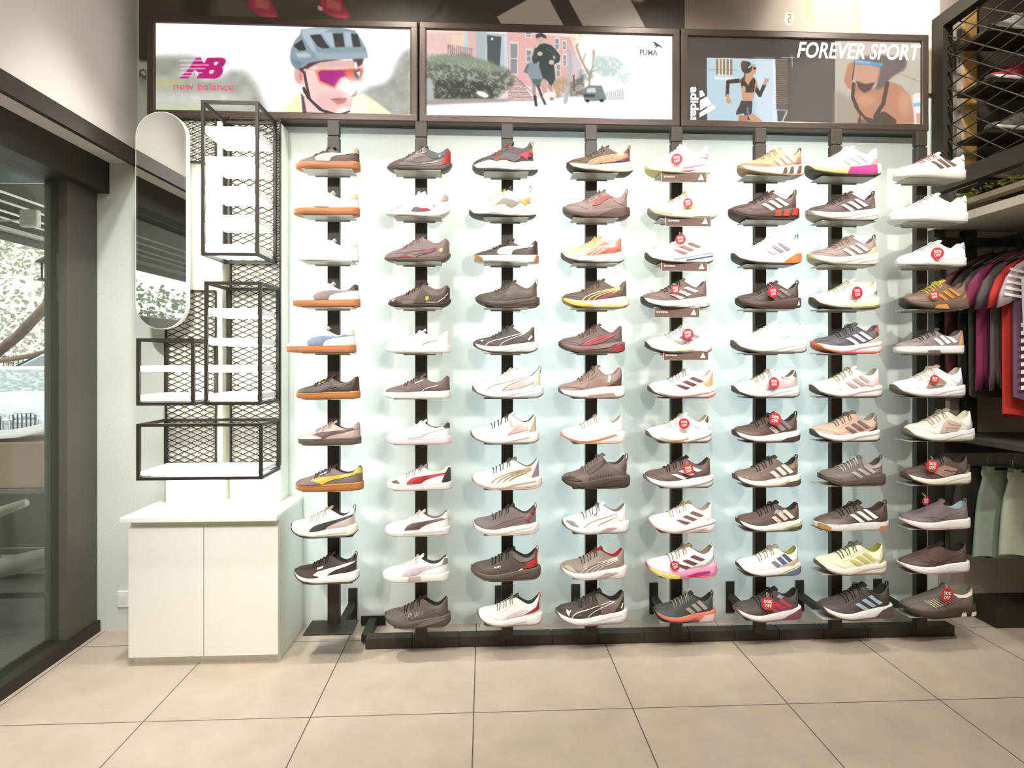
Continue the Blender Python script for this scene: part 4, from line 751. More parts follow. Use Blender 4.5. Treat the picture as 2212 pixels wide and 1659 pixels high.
 (1758, 1915, 'run', 'fbf6dc', 'fdeeea', dict(O='8a7a66', I='b3ae4a', La='7d7668', T='8a8270', dec=[('strM', 'dcd68c'), ('p', 'cdc05c', [(.82, .0), (.88, .05), (.95, .12), (.955, .0)]), ('s', '5a5c4c', [(.0, .1), (.01, 1), (.05, .7), (.10, .2), (.06, .0)]), ('sl', 'dcc8c4', [(.35, .2), (.6, .6), (.95, .7)], .012)]), 'pale yellow running shoe with lime-yellow stripes and heel'),
 (1764, 1928, 'run', '5f5351', W0, dict(O='6a5652', I='35342c', La='2f2d26', T='2f2d26', tab='35342c', dec=[('mud', '675b5a'), ('strM', 'b4ccdc'), ('p', '4b4540', [(.62, .22), (.70, .12), (.85, .02), (.955, 0), (.955, .3)]), ('s', '6a5b60', [(.64, .0), (.78, .75), (.90, 1), (1, 1), (1, .0)])]), 'dark grey-brown running shoe with pale blue stripes')],
# post 8
[(1927, 2087, 'court', W0, 'f8f4ee', dict(O='c8c4b4', I='e4d8d0', La='ab8078', dec=[('strM', '7d6862'), ('heelt', 'efe4dc')]), 'white court sneaker with three dark brown stripes'),
 (1915, 2092, 'court', W0, 'fbf8f2', dict(I='f4f0ec', dec=[('heelt', 'f8f4f0')]), 'plain white court sneaker without marks'),
 (1932, 2088, 'court', W0, 'fdfcf8', dict(I='f6f2ee', dec=[('heelt', 'b4bcd8'), ('sl', 'e6dcdc', [(.5, .8), (.98, .85)], .005)]), 'white court sneaker with pale blue heel tab'),
 (1942, 2094, 'run', '8f7362', '83695f', dict(O='4e4638', I='86685c', La='e6d65c', T='dcc85c', dec=[('toe', '86766a'), ('strM', 'dc9c50'), ('p', 'e0a45c', [(.80, .0), (.88, .06), (.955, .14), (.955, 0)]), ('s', 'eab470', [(.32, .0), (.38, .6), (.55, .6), (.60, 0)])]), 'brown and orange running shoe with yellow laces'),
 (1929, 2083, 'court', 'a09296', W0, dict(O='a09090', I='5b524c', La='4b463a', T='5d5349', dec=[('strS', 'f8f4f4'), ('heel', 'd9b87c'), ('s', '8a7c80', [(.34, 0), (.36, .4), (.54, .4), (.58, 0)])]), 'mauve-grey trainer with white stripes and sand-coloured heel'),
 (1922, 2086, 'run', W0, W0, dict(O='7a7262', I='cdc6ba', La='e9dfd0', T='c8b8aa', dec=[('p', 'b89c90', [(.34, .03), (.42, .12), (.52, .18), (.66, .06), (.60, .02)]), ('l', 'e9d8cc', [(.40, .06), (.60, .05)], .01), ('p', 'c8c0d0', [(.78, .0), (.86, .06), (.955, .12), (.955, 0)])]), 'white running shoe with caged brown stripes and flared heel'),
 (1947, 2106, 'run', 'f8f0e6', W0, dict(O='8a8070', I='e6e4d0', La='c9bcae', T='b9aca0', dec=[('p', 'd8c4ba', [(.36, .02), (.44, .12), (.54, .17), (.74, .08), (.66, .0)]), ('l', 'b8a098', [(.46, .08), (.68, .03)], .008), ('l', 'b8a098', [(.52, .12), (.72, .06)], .008), ('p', 'd9d0dc', [(.78, .0), (.86, .06), (.955, .1), (.955, 0)])]), 'cream running shoe with greige side cage and white sole'),
 (1945, 2098, 'run', '6f5a54', 'fdf4ea', dict(O='5f564a', I='2f2b24', La='2b2822', T='2b2822', dec=[('p', 'b4948a', [(.30, .10), (.40, .13), (.52, .16), (.72, .08), (.66, .02), (.50, 0)]), ('l', '5f4c48', [(.50, .10), (.68, .05)], .012), ('p', 'c4b8b8', [(.80, .0), (.90, .06), (.955, .12), (.955, 0)])]), 'brown running shoe with tan cage panel and grey heel'),
 (1942, 2097, 'slip', '8d7d82', 'fdf6f0', dict(O='c9a8ac', I='b4c8d0', La='8d7d82', tab='8f8488', dec=[('l', '7a6c70', [(.30, .10), (.45, .04), (.58, .015)], .006), ('l', '7a6c70', [(.25, .08), (.38, .02)], .006)]), 'mauve-grey laceless sock sneaker with pale blue lining'),
 (1937, 2095, 'slip', '69544f', 'fdf6f4', dict(O='b48c8c', I='26231d', La='69544f', T='2f2a24', dec=[('l', '56443f', [(.30, .10), (.45, .04), (.58, .015)], .006), ('l', '56443f', [(.25, .08), (.38, .02)], .006)]), 'dark brown laceless sock sneaker with white sole'),
 (1942, 2109, 'slip', '7d736a', '54493f', dict(O='463c34', I='8f8c78', La='7d736a', dec=[('collar', 'f0e4d8')] + [('l', 'e6e4c0', [(.24+.035*q, .10+.008*q), (.34+.035*q, .04+.006*q)], .008) for q in range(7)] + [('s', 'f0ece4', [(.70, .1), (.71, .5), (.77, .5), (.78, .1)]), ('s', 'f0ece4', [(.84, .1), (.85, .5), (.92, .5), (.93, .1)])]), 'olive-grey slip-on with dashed pale lines and white collar')],
]
shoes = {}
rng = random.Random(4)
for i, colm in enumerate(S):
    for k, (x0, x1, kind, U, Mi, kw, lab) in enumerate(colm):
        kw = dict(kw); z = ZR[k]; rz = R(rng.uniform(-2.5, 2.5))
        shoes[(i, k)] = shoe('sneaker', kind, x0, x1, z, U, Mi, rz=rz, label=lab + ', ' + PSHORT[i], group='sneakers on the ' + PSHORT[i] + ' of the wall', **kw)

# ------------------------------------------------------------------ red round sale tags tied to some shoes
TG = [(4, 0, 1462, 344, 12), (4, 1, 1486, 438, 10), (4, 2, 1470, 517, 11), (4, 3, 1459, 625, 10), (4, 4, 1486, 722, 12), (4, 6, 1478, 915, 11.5), (4, 7, 1487, 1014, 11), (4, 9, 1458, 1222, 10.5),
      (5, 3, 1670, 631, 12.5), (5, 5, 1672, 827, 12), (5, 6, 1674, 905, 13.5), (5, 10, 1659, 1304, 14), (6, 3, 1852, 632, 13), (7, 2, 2025, 547, 12.5), (7, 3, 2018, 638, 10), (7, 5, 2019, 819, 9), (7, 7, 2014, 1006, 14), (7, 8, 2000, 1082, 9), (7, 10, 2046, 1286, 15)]
ORD2 = ['top', 'second', 'third', 'fourth', 'fifth', 'sixth', 'seventh', 'eighth', 'ninth', 'tenth', 'lowest']
redm = M(TAG, .45, 0, 1.2, bump=0); whm = M('fff4f0', .5, 0, 1.2, bump=0); strm = M('c9b8a8', .7)
for (i, k, px, py, r) in TG:
    Y = 2.587; X, _, Z = pt(px, py, Y); rr = r*depth(X, Y)/FPX
    o = empty('sale_tag', (X, Y, Z)); o.rotation_euler = (R(rng.uniform(-6, 6)), R(rng.uniform(-12, 12)), R(rng.uniform(-16, 12)))
    tag(o, 'round red 50%% off tag on the %s shoe, %s of the wall' % (ORD2[k], PSHORT[i]), 'tag', 'red sale tags tied to shoes')
    MB().lathe([(rr*.97, -.0008), (rr, -.0004), (rr, .0004), (rr*.97, .0008)], (0, 0, 0), 32, 'y').build('disc', redm, o)
    V, F = [], []
    for s, x0, w_, z0, h_ in (('50%', -.58, 1.16, .06, .50), ('OFF', -.50, 1.0, -.56, .48)):
        vs, fs = tmesh(s, 0, .02); b = len(V); V += [((x0 + a*w_)*rr, -.0014, (z0 + c*h_)*rr) for a, c in vs]; F += [tuple(q+b for q in f) for f in fs]
    mesh('lettering', V, F, whm, o)
    MB().tube([(0, .001, rr*.85), (-.003, .004, rr*1.15), (-.002, .015, rr*1.45), (.004, .025, rr*1.5), (.005, .01, rr*1.25), (0, .001, rr*.85)], .0009, 5).build('string', strm, o, True)

# ------------------------------------------------------------------ name plates under the five top shoes of the fifth post
NP = [(1429, 1526, 372, 393), (1439, 1535, 467, 488), (1429.5, 1527, 565, 585), (1413.5, 1510, 664.5, 684.5), (1433.5, 1529.5, 758, 777)]
npm = M('806862', .3, 0, 1.3, bump=0); edge = M('efe6d8', .2, 0, 1.2, bump=0)
for k, (a, b, c, d) in enumerate(NP):
    Y = 2.612; X0, X1 = wx(a, Y), wx(b, Y); cx = (X0+X1)/2; zt_, zb_ = wz(c, cx, Y), wz(d, cx, Y); w = X1-X0; h = zt_-zb_
    o = empty('name_plate', (cx, Y, zb_)); tag(o, 'dark plate reading RUNNING, clipped under the %s shoe, fifth post' % ORD2[k], 'sign', 'shelf name plates')
    MB().box(-w/2-.002, w/2+.002, 0, .003, -.002, h+.002).box(-w/2, w/2, .003, 2.6225-Y, h-.002, h+.001).build('holder', edge, o)
    MB().box(-w/2, w/2, -.0012, 0, 0, h).build('panel', npm, o)
    vs, fs = tmesh('RUNNING', 0, .02); tw = w*.24; th = h*.20
    mesh('lettering', [(-w/2+.010+x*tw, -.0018, h*.42+z*th) for x, z in vs], fs, whm, o)
    mb = MB(); bx = w/2-.008; s_ = h*.60
    for (x0, x1, h0) in ((-1.25, -.95, .22), (-.86, -.52, .62), (-.43, -.02, 1.0)):
        pass
    # three slanted bars growing to the far end
    def barp(x, top, wd): return [(x, 0), (x+wd, 0), (x+wd-.46*top*1.0, top), (x-.46*top+.0, top-.15*top)]
    for (x, t_) in ((-1.62+.35, .30), (-1.14+.2, .62), (-.66+.15, 1.0)):
        pl = [(x, 0), (x+.40, 0), (x+.40-t_*.5, t_), (x-t_*.5+.12, t_*.80)]
        mb.add([(bx + q[0]*s_*.85 - .002, -.0018, h*.2 + q[1]*s_) for q in pl], [(0, 1, 2, 3)])
    mb.build('logo', whm, o)
# ------------------------------------------------------------------ printed pictures: a tiny painter that colours the points of a flat sheet
class Canvas:
    def __init__(s, X0, X1, Z0, Z1, Y, res, bg):
        s.X0, s.X1, s.Z0, s.Z1, s.Y = X0, X1, Z0, Z1, Y
        s.w = int((X1-X0)/res)*2; s.h = int((Z1-Z0)/res)*2
        s.a = np.zeros((s.h, s.w, 3)); s.a[:] = bg
        s.yy, s.xx = np.mgrid[0:s.h, 0:s.w]; s.k = s.w/(X1-X0); s.off = (0, 0, 1.0)
        s.rs = np.random.RandomState(3)
    def src(s, ox, oy, sc): s.off = (ox, oy, sc); return s
    def P(s, p):
        px, py = s.off[0] + p[0]/s.off[2], s.off[1] + p[1]/s.off[2]; X, Y, Z = pt(px, py, s.Y)
        return ((X - s.X0)*s.k, (s.Z1 - Z)*s.k)
    def mask(s, poly, raw=False):
        q = poly if raw else [s.P(p) for p in poly]; m = np.zeros((s.h, s.w), bool)
        x0 = max(0, int(min(a for a, b in q))-1); x1 = min(s.w, int(max(a for a, b in q))+2)
        y0 = max(0, int(min(b for a, b in q))-1); y1 = min(s.h, int(max(b for a, b in q))+2)
        if x1 <= x0 or y1 <= y0: return m
        X = s.xx[y0:y1, x0:x1]+.5; Yg = s.yy[y0:y1, x0:x1]+.5; r = np.zeros(X.shape, bool)
        for i in range(len(q)):
            (xa, ya), (xb, yb) = q[i], q[i-1]
            if ya == yb: continue
            r ^= ((ya > Yg) != (yb > Yg)) & (X < (xb-xa)*(Yg-ya)/(yb-ya) + xa)
        m[y0:y1, x0:x1] = r; return m
    def blur(s, m, n):
        m = m.astype(float)
        for _ in range(3):
            for ax in (0, 1):
                c = np.cumsum(np.pad(m, [(n+1, n) if a == ax else (0, 0) for a in (0, 1)], mode='edge'), axis=ax)
                L = m.shape[ax]; m = (np.take(c, range(2*n+1, 2*n+1+L), ax) - np.take(c, range(0, L), ax))/(2*n+1)
        return m
    def noise(s, cell, seed=1):
        r = np.random.RandomState(seed); gh, gw = s.h//cell+3, s.w//cell+3; g = r.rand(gh, gw)
        y = s.yy/cell; x = s.xx/cell; yi = y.astype(int); xi = x.astype(int); fy = y-yi; fx = x-xi
        fy = fy*fy*(3-2*fy); fx = fx*fx*(3-2*fx)
        return (g[yi, xi]*(1-fx)+g[yi, xi+1]*fx)*(1-fy) + (g[yi+1, xi]*(1-fx)+g[yi+1, xi+1]*fx)*fy
    def fill(s, poly, c, blur=0, tex=None, raw=False, alpha=1.0):
        m = s.mask(poly, raw)
        m = s.blur(m, blur) if blur else m.astype(float)
        if tex is not None: m = m*tex
        m = (m*alpha)[..., None]; s.a = s.a*(1-m) + np.array(c, float)*m; return s
    def ell(s, cx, cy, rx, ry, c, blur=0, tex=None, rot=0, alpha=1.0):
        return s.fill([(cx + rx*math.cos(t)*math.cos(rot) - ry*math.sin(t)*math.sin(rot), cy + rx*math.cos(t)*math.sin(rot) + ry*math.sin(t)*math.cos(rot)) for t in [i*math.pi/16 for i in range(32)]], c, blur, tex, alpha=alpha)
    def line(s, pts, w, c, blur=0):
        for a, b in zip(pts, pts[1:]):
            l = math.hypot(b[0]-a[0], b[1]-a[1]) or 1; nx, ny = -(b[1]-a[1])/l*w/2, (b[0]-a[0])/l*w/2
            s.fill([(a[0]+nx, a[1]+ny), (b[0]+nx, b[1]+ny), (b[0]-nx, b[1]-ny), (a[0]-nx, a[1]-ny)], c, blur)
        if w > 4:
            for a in pts: s.ell(a[0], a[1], w/2, w/2, c, blur)
        return s
    def build(s, name, mat, parent=None, loc=(0, 0, 0)):
        a = s.a.reshape(s.h//2, 2, s.w//2, 2, 3).mean((1, 3)); h, w = a.shape[:2]
        xs = np.linspace(s.X0, s.X1, w) - loc[0]; zs = np.linspace(s.Z1, s.Z0, h) - loc[2]
        co = np.zeros((h, w, 3)); co[..., 0] = xs[None]; co[..., 1] = s.Y - loc[1]; co[..., 2] = zs[:, None]
        idx = np.arange(h*w).reshape(h, w); f = np.stack([idx[:-1, :-1], idx[1:, :-1], idx[1:, 1:], idx[:-1, 1:]], -1).reshape(-1, 4)
        me = bpy.data.meshes.new(name); me.vertices.add(h*w); me.vertices.foreach_set('co', co.ravel())
        me.loops.add(f.size); me.loops.foreach_set('vertex_index', f.ravel()); me.polygons.add(len(f))
        me.polygons.foreach_set('loop_start', np.arange(0, f.size, 4)); me.update(calc_edges=True)
        ca = me.color_attributes.new('print', 'FLOAT_COLOR', 'POINT'); l = a/255.0
        l = np.where(l <= .04045, l/12.92, ((l+.055)/1.055)**2.4); rgba = np.ones((h*w, 4)); rgba[:, :3] = l.reshape(-1, 3)
        ca.data.foreach_set('color', rgba.ravel()); me.materials.append(mat)
        return link(bpy.data.objects.new(name, me), parent)
def letters(name, word, X0, X1, Z0, Z1, Y, mat, parent, shear=0, bold=.02, rot=0):
    """word laid in the rectangle; rot=1 turns it to read downwards"""
    vs, fs = tmesh(word, shear, bold); px = parent.location
    V = [((X0 + a*(X1-X0), Z0 + b*(Z1-Z0)) if not rot else (X0 + b*(X1-X0), Z1 - a*(Z1-Z0))) for a, b in vs]
    return mesh(name, [(x - px[0], Y - px[1], z - px[2]) for x, z in V], fs, mat, parent)

# ------------------------------------------------------------------ backlit pictures above the shoes
YL = 2.90; EX = [wx(p, YL) for p in (315.5, 903.5, 1470.5, 2008)]; ZB, ZT, FW = wz(263, EX[1], YL), wz(45, EX[1], YL), .037
lit = attr_mat('lightbox_print', 1.1, rough=.9); lit.node_tree.nodes['Principled BSDF'].inputs['Specular IOR Level'].default_value = 0
def lightbox(i, label):
    x0, x1 = EX[i]+.002, EX[i+1]-.002; cx = (x0+x1)/2
    o = empty('lightbox', (cx, YL, ZB)); tag(o, label, 'lightbox', 'backlit pictures over the shoe wall')
    a, b, h = x0-cx, x1-cx, ZT-ZB; mb = MB()
    for (p, q) in (((a+FW/2, h-FW/2), (b-FW/2, h-FW/2)), ((a+FW/2, FW/2), (b-FW/2, FW/2))):
        mb.box(a, b, 0, .05, p[1]-FW/2, p[1]+FW/2, .006)
    mb.box(a, a+FW, .0005, .05, .002, h-.002, .006); mb.box(b-FW, b, .0005, .05, .002, h-.002, .006)
    mb.build('frame', BRONZE, o)
    MB().box(a+.003, b-.003, .05, .0995, .004, h-.004).build('case', BLACK2, o)
    return o, x0+FW, x1-FW, ZB+FW, ZT-FW
def canv(i, bg, res=.0023):
    return Canvas(EX[i]+.002+FW-.004, EX[i+1]-.002-FW+.004, ZB+FW-.004, ZT-FW+.004, YL+.012, res, bg)
# picture 1: cyclist
o, *_ = lightbox(0, 'backlit picture of a cyclist in a grey helmet and magenta glasses')
c = canv(0, (253, 253, 253)).src(280, 0, 3.45625)
n1 = c.noise(40, 2)*.6 + c.noise(16, 5)*.4
c.fill([(150, 425), (450, 412), (560, 440), (440, 520), (560, 600), (700, 560), (770, 520), (860, 530), (920, 590), (960, 650), (990, 740), (1060, 880), (150, 880)], (150, 150, 136), 10, .55+.45*n1)
c.fill([(150, 430), (400, 430), (420, 500), (330, 560), (150, 560)], (138, 138, 122), 9, None, alpha=.6)
c.fill([(150, 590), (420, 600), (400, 640), (150, 660)], (190, 190, 120), 8, n1)
c.fill([(150, 700), (700, 690), (900, 740), (800, 800), (150, 800)], (225, 228, 224), 12, n1)
c.fill([(150, 790), (560, 800), (560, 880), (150, 880)], (208, 218, 150), 8, .4+.6*n1)
c.fill([(2150, 330), (2040, 390), (2000, 450), (1960, 560), (1910, 620), (1780, 655), (1690, 690), (1800, 880), (2150, 880)], (148, 148, 138), 8, .6+.4*n1)
SK = (240, 205, 200)
c.fill([(1225, 515), (1280, 470), (1380, 455), (1735, 450), (1745, 520), (1735, 610), (1700, 680), (1660, 760), (1650, 835), (1600, 880), (1305, 880), (1300, 720), (1285, 640), (1240, 610)], SK, 1)
c.fill([(1700, 640), (1670, 700), (1655, 720), (1690, 720), (1700, 690)], (120, 60, 50), 1)
c.ell(1265, 565, 34, 62, (232, 170, 165), 1); c.ell(1275, 572, 14, 34, (215, 140, 138), 1)
c.fill([(1380, 460), (1700, 452), (1730, 500), (1400, 510)], (222, 180, 172), 4)
c.ell(1500, 760, 130, 70, (228, 180, 172), 8, alpha=.6); c.ell(1590, 690, 40, 20, (225, 165, 155), 4)
c.fill([(1500, 738), (1560, 726), (1622, 730), (1605, 768), (1550, 782)], (206, 130, 130), 1); c.line([(1500, 740), (1560, 745), (1620, 740)], 5, (150, 80, 85), 1)
c.ell(1600, 835, 60, 30, (255, 246, 244), 6)
c.fill([(1215, 440), (1340, 455), (1480, 440), (1600, 445), (1420, 465), (1350, 500), (1310, 530), (1290, 545), (1240, 500)], (88, 60, 62), 2)
c.fill([(1660, 440), (1750, 432), (1735, 480), (1700, 500), (1680, 470)], (90, 62, 60), 2)
c.fill([(1110, 890), (1170, 800), (1270, 690), (1290, 720), (1315, 890)], (243, 243, 190), 2)
c.fill([(1655, 890), (1680, 720), (1740, 700), (1850, 765), (2010, 890)], (248, 246, 205), 3)
c.fill([(1640, 890), (1690, 780), (1680, 720), (1740, 700), (1800, 760), (1760, 890)], (253, 250, 225), 6)
c.fill([(1278, 690), (1300, 720), (1330, 890), (1295, 880)], (100, 70, 90), 1)
c.line([(1300, 520), (1318, 620), (1345, 740), (1420, 815), (1500, 850)], 20, (78, 66, 72)); c.line([(1300, 680), (1345, 740), (1440, 820), (1560, 856), (1640, 830)], 13, (66, 56, 62))
c.line([(1300, 660), (1335, 730)], 22, (66, 56, 60))
HL, HM, HD = (176, 190, 198), (136, 156, 166), (62, 58, 60)
c.fill([(1195, 430), (1205, 365), (1235, 300), (1272, 258), (1280, 222), (1390, 205), (1560, 205), (1680, 228), (1725, 290), (1765, 365), (1778, 430), (1740, 436), (1480, 445), (1340, 470), (1300, 500), (1240, 520), (1215, 480)], HM, 1)
c.fill([(1280, 222), (1390, 208), (1500, 215), (1440, 250), (1345, 262), (1400, 400), (1360, 380), (1290, 270)], HL, 2)
c.fill([(1430, 250), (1510, 240), (1530, 355), (1500, 350)], HL, 2); c.fill([(1600, 240), (1650, 240), (1660, 350), (1610, 350)], HL, 2)
for v in ([(1345, 264), (1425, 258), (1462, 320), (1496, 358), (1440, 364), (1402, 345)], [(1515, 252), (1590, 250), (1606, 352), (1535, 352)], [(1652, 254), (1700, 254), (1728, 350), (1668, 352)], [(1222, 342), (1288, 296), (1318, 375), (1265, 380)]):
    c.fill(v, HD, 1)
c.ell(1555, 328, 14, 12, (110, 50, 56), 2)
c.fill([(1380, 385), (1480, 400), (1770, 390), (1778, 430), (1480, 445), (1400, 440)], (158, 174, 184), 3)
c.fill([(1235, 400), (1330, 395), (1360, 425), (1260, 430)], (190, 200, 205), 3)
c.fill([(1200, 440), (1250, 450), (1300, 470), (1260, 510), (1215, 490)], (118, 136, 146), 2)
c.line([(1306, 522), (1400, 530), (1390, 545)], 18, (236, 180, 165), 1); c.ell(1350, 535, 28, 9, (230, 225, 225), 1)
c.fill([(1382, 530), (1420, 515), (1560, 516), (1735, 506), (1746, 535), (1722, 600), (1650, 622), (1622, 580), (1582, 585), (1532, 664), (1412, 615)], (236, 140, 104), 1)
c.fill([(1405, 540), (1430, 526), (1640, 524), (1722, 516), (1705, 590), (1650, 606), (1612, 566), (1572, 580), (1526, 646), (1424, 602)], (168, 32, 128), 1)
c.fill([(1600, 524), (1722, 516), (1710, 590), (1650, 606), (1612, 566)], (214, 110, 84), 4); c.fill([(1672, 530), (1725, 520), (1722, 560), (1700, 600), (1680, 570)], (90, 90, 90), 1)
c.fill([(1690, 540), (1722, 530), (1715, 575)], (225, 225, 225), 1)
c.ell(1650, 650, 95, 62, (255, 252, 255), 14); c.ell(1688, 488, 9, 28, (255, 255, 255), 2)
MG = (182, 30, 116)
c.fill([(497, 432), (540, 430), (556, 470), (582, 432), (692, 430), (716, 442), (720, 462), (706, 490), (690, 505), (700, 522), (694, 548), (672, 574), (640, 588), (500, 586), (520, 548), (488, 520), (440, 586), (370, 584), (420, 540)], MG, 1)
for y, xe in ((452, 560), (486, 590), (512, 560), (542, 540), (566, 500)): c.line([(380, y), (xe, y)], 7, (235, 215, 225), 1)
c.fill([(532, 428), (578, 428), (556, 476)], (240, 228, 232), 1); c.fill([(466, 590), (500, 590), (486, 530)], (170, 165, 158), 1)
c.fill([(628, 476), (640, 460), (664, 460), (656, 482), (636, 490)], (240, 225, 215), 1); c.fill([(592, 540), (604, 522), (634, 522), (624, 548), (600, 552)], (225, 215, 190), 1)
c.build('picture', lit, o, o.location)
pk = emit('pink_print', (s2l(226), s2l(92), s2l(120)), 1.0)
letters('lettering', 'new balance', wx(372, YL), wx(503, YL), wz(193, -1.3, YL), wz(177, -1.3, YL), YL+.0105, pk, o, 0, .015)
# picture 2: street runners
o, *_ = lightbox(1, 'backlit picture of a runner in black on a brick townhouse street')
c = canv(1, (254, 254, 254)).src(880, 0, 3.45625); n1 = c.noise(14, 2)*.5 + c.noise(6, 3)*.5; n2 = c.noise(10, 8)
c.fill([(100, 200), (1215, 200), (1290, 420), (1300, 720), (100, 790)], (236, 218, 216), 4)
c.fill([(100, 250), (430, 240), (440, 430), (100, 420)], (230, 186, 178), 3, .5+.5*n1)
c.fill([(430, 230), (600, 230), (560, 460), (440, 440)], (222, 184, 178), 2); c.fill([(430, 235), (455, 235), (450, 400), (420, 380)], (196, 208, 214), 1); c.fill([(510, 235), (590, 235), (585, 470), (520, 470)], (178, 186, 192), 1)
c.fill([(330, 260), (430, 265), (415, 400), (320, 385)], (236, 208, 180), 2); c.fill([(300, 330), (490, 362), (480, 430), (305, 400)], (170, 150, 148), 1, n2)
for x in range(305, 490, 16): c.line([(x, 330+(x-305)*.17), (x, 400+(x-305)*.1)], 3, (120, 105, 105))
c.fill([(590, 240), (740, 260), (735, 520), (590, 480)], (186, 198, 204), 1); c.fill([(595, 262), (702, 276), (690, 500), (598, 460)], (86, 92, 92), 1); c.ell(633, 292, 8, 10, (250, 250, 240), 1)
c.fill([(720, 250), (760, 255), (755, 600), (725, 520)], (206, 214, 220), 1)
c.fill([(745, 240), (965, 258), (1215, 280), (1260, 420), (1275, 690), (880, 640), (755, 600)], (226, 172, 166), 1, .75+.25*n1)
for x, y, w, h in ((770, 325, 52, 225), (890, 375, 34, 85), (885, 245, 40, 30), (1105, 290, 26, 80), (1162, 310, 20, 60), (1110, 430, 30, 60), (1165, 410, 20, 80), (1115, 480, 24, 90)):
    c.fill([(x-7, y-12), (x+w+7, y-8), (x+w+5, y+h+8), (x-6, y+h+8)], (236, 220, 216), 1); c.fill([(x, y), (x+w, y+4), (x+w-2, y+h), (x, y+h)], (146, 150, 156), 1); c.line([(x, y+h*.5), (x+w, y+h*.5)], 5, (225, 220, 220))
c.fill([(1215, 380), (1300, 470), (1320, 700), (1260, 700)], (214, 196, 206), 3)
for k in range(8): c.line([(745-k*2+20, 600+k*20), (850+k*13, 600+k*20)], 9, (196, 160, 156)); c.line([(745-k*2+20, 610+k*20), (850+k*13, 610+k*20)], 5, (150, 118, 116))
c.line([(790, 560), (935, 690)], 4, (110, 100, 100))
gr = np.clip((n1-.25)*3, 0, 1)
c.fill([(100, 430), (200, 420), (300, 405), (440, 405), (520, 440), (640, 470), (760, 520), (800, 580), (790, 640), (740, 680), (660, 740), (420, 742), (200, 742), (100, 600)], (96, 108, 92), 4, .5+.5*gr)
c.fill([(200, 590), (500, 600), (680, 640), (640, 740), (210, 742)], (66, 70, 62), 5, .4+.6*gr)
c.fill([(100, 400), (430, 405), (600, 455), (740, 520), (620, 540), (300, 470), (100, 480)], (150, 166, 140), 6, gr*.8)
c.fill([(100, 600), (190, 590), (200, 745), (100, 745)], (170, 180, 180), 3)
c.fill([(100, 742), (760, 735), (755, 760), (420, 770), (100, 785)], (168, 156, 150), 3)
c.ell(562, 703, 48, 20, (246, 236, 232), 2, rot=.35)
c.line([(1180, 760), (1205, 600), (1215, 480), (1208, 380)], 30, (182, 186, 186), 1)
for q in ([(1360, 650), (1358, 560), (1330, 510), (1290, 430), (1262, 350), (1270, 330)], [(1358, 560), (1385, 500), (1390, 440), (1390, 380)], [(1360, 540), (1440, 515)], [(1310, 460), (1330, 400)]): c.line(q, 15 if len(q) > 3 else 9, (196, 158, 132), 1)
for x, y, r, sd in ((1270, 280, 50, (214, 206, 150)), (1500, 500, 110, (186, 206, 196)), (1430, 460, 70, (196, 212, 204)), (1620, 580, 60, (206, 222, 216)), (1330, 560, 60, (140, 150, 136)), (1140, 620, 60, (176, 150, 120))): c.ell(x, y, r, r*.75, sd, 5, .25+.6*gr)
c.fill([(1210, 620), (1320, 560), (1320, 720), (1210, 720)], (120, 116, 104), 3, .4+.6*gr); c.fill([(1090, 600), (1180, 590), (1170, 720), (1110, 740)], (190, 160, 130), 3, .3+.7*gr)
c.fill([(1312, 665), (1352, 636), (1450, 638), (1485, 735), (1470, 752), (1320, 756)], (126, 136, 134), 1); c.fill([(1340, 660), (1400, 655), (1410, 690), (1340, 690)], (210, 216, 216), 1); c.ell(1345, 752, 14, 12, (50, 50, 50)); c.ell(1450, 750, 16, 12, (50, 50, 50)); c.fill([(1315, 700), (1400, 705), (1400, 725), (1315, 725)], (70, 74, 76), 1)
for x in range(1480, 1610, 14): c.line([(x, 690-(x-1480)*.2), (x+6, 745)], 5, (150, 160, 162), 1)
c.fill([(1245, 720), (1250, 560), (1235, 560)], (110, 90, 80), 1)
# runners
BG2, DK = (140, 152, 158), (62, 74, 72)
c.ell(935, 420, 20, 26, (186, 190, 190), 1)
c.fill([(892, 480), (930, 455), (985, 470), (1005, 560), (998, 600), (935, 622), (905, 560)], BG2, 1); c.line([(900, 490), (882, 530), (892, 540)], 20, (110, 120, 124), 1)
c.fill([(930, 590), (1000, 590), (995, 640), (940, 640)], (98, 112, 112), 1); c.line([(945, 640), (945, 690), (955, 730)], 24, (166, 150, 146), 1); c.line([(952, 720), (962, 785)], 20, (60, 62, 62), 1); c.line([(975, 640), (1000, 710), (1028, 775)], 18, (78, 76, 76), 1)
c.ell(1000, 300, 30, 32, (206, 178, 172), 1); c.fill([(958, 280), (962, 256), (1000, 247), (1036, 268), (1038, 292), (1000, 276), (962, 288)], (70, 72, 76), 1)
c.fill([(990, 330), (1030, 325), (1075, 340), (1105, 370), (1142, 418), (1134, 460), (1092, 486), (1078, 466), (1108, 430), (1086, 410), (1100, 540), (1010, 582), (985, 500), (985, 460), (945, 478), (928, 440), (952, 372)], DK, 1)
c.line([(960, 370), (945, 440), (985, 405)], 24, (70, 84, 80), 1); c.line([(1040, 365), (1100, 400), (1120, 430), (1085, 462)], 16, (76, 90, 88), 1)
c.ell(990, 402, 20, 16, (216, 184, 176), 1); c.ell(1076, 466, 20, 18, (216, 184, 176), 1)
c.fill([(1008, 575), (1100, 535), (1104, 590), (1070, 655), (1045, 600), (995, 610)], (66, 78, 74), 1)
c.line([(1020, 605), (1020, 650), (1030, 690)], 36, (206, 168, 160), 1); c.line([(1060, 640), (1075, 680)], 22, (190, 150, 142), 1); c.ell(1060, 712, 50, 26, (248, 238, 232), 2, rot=-.2); c.ell(1078, 738, 16, 12, (150, 130, 110), 2)
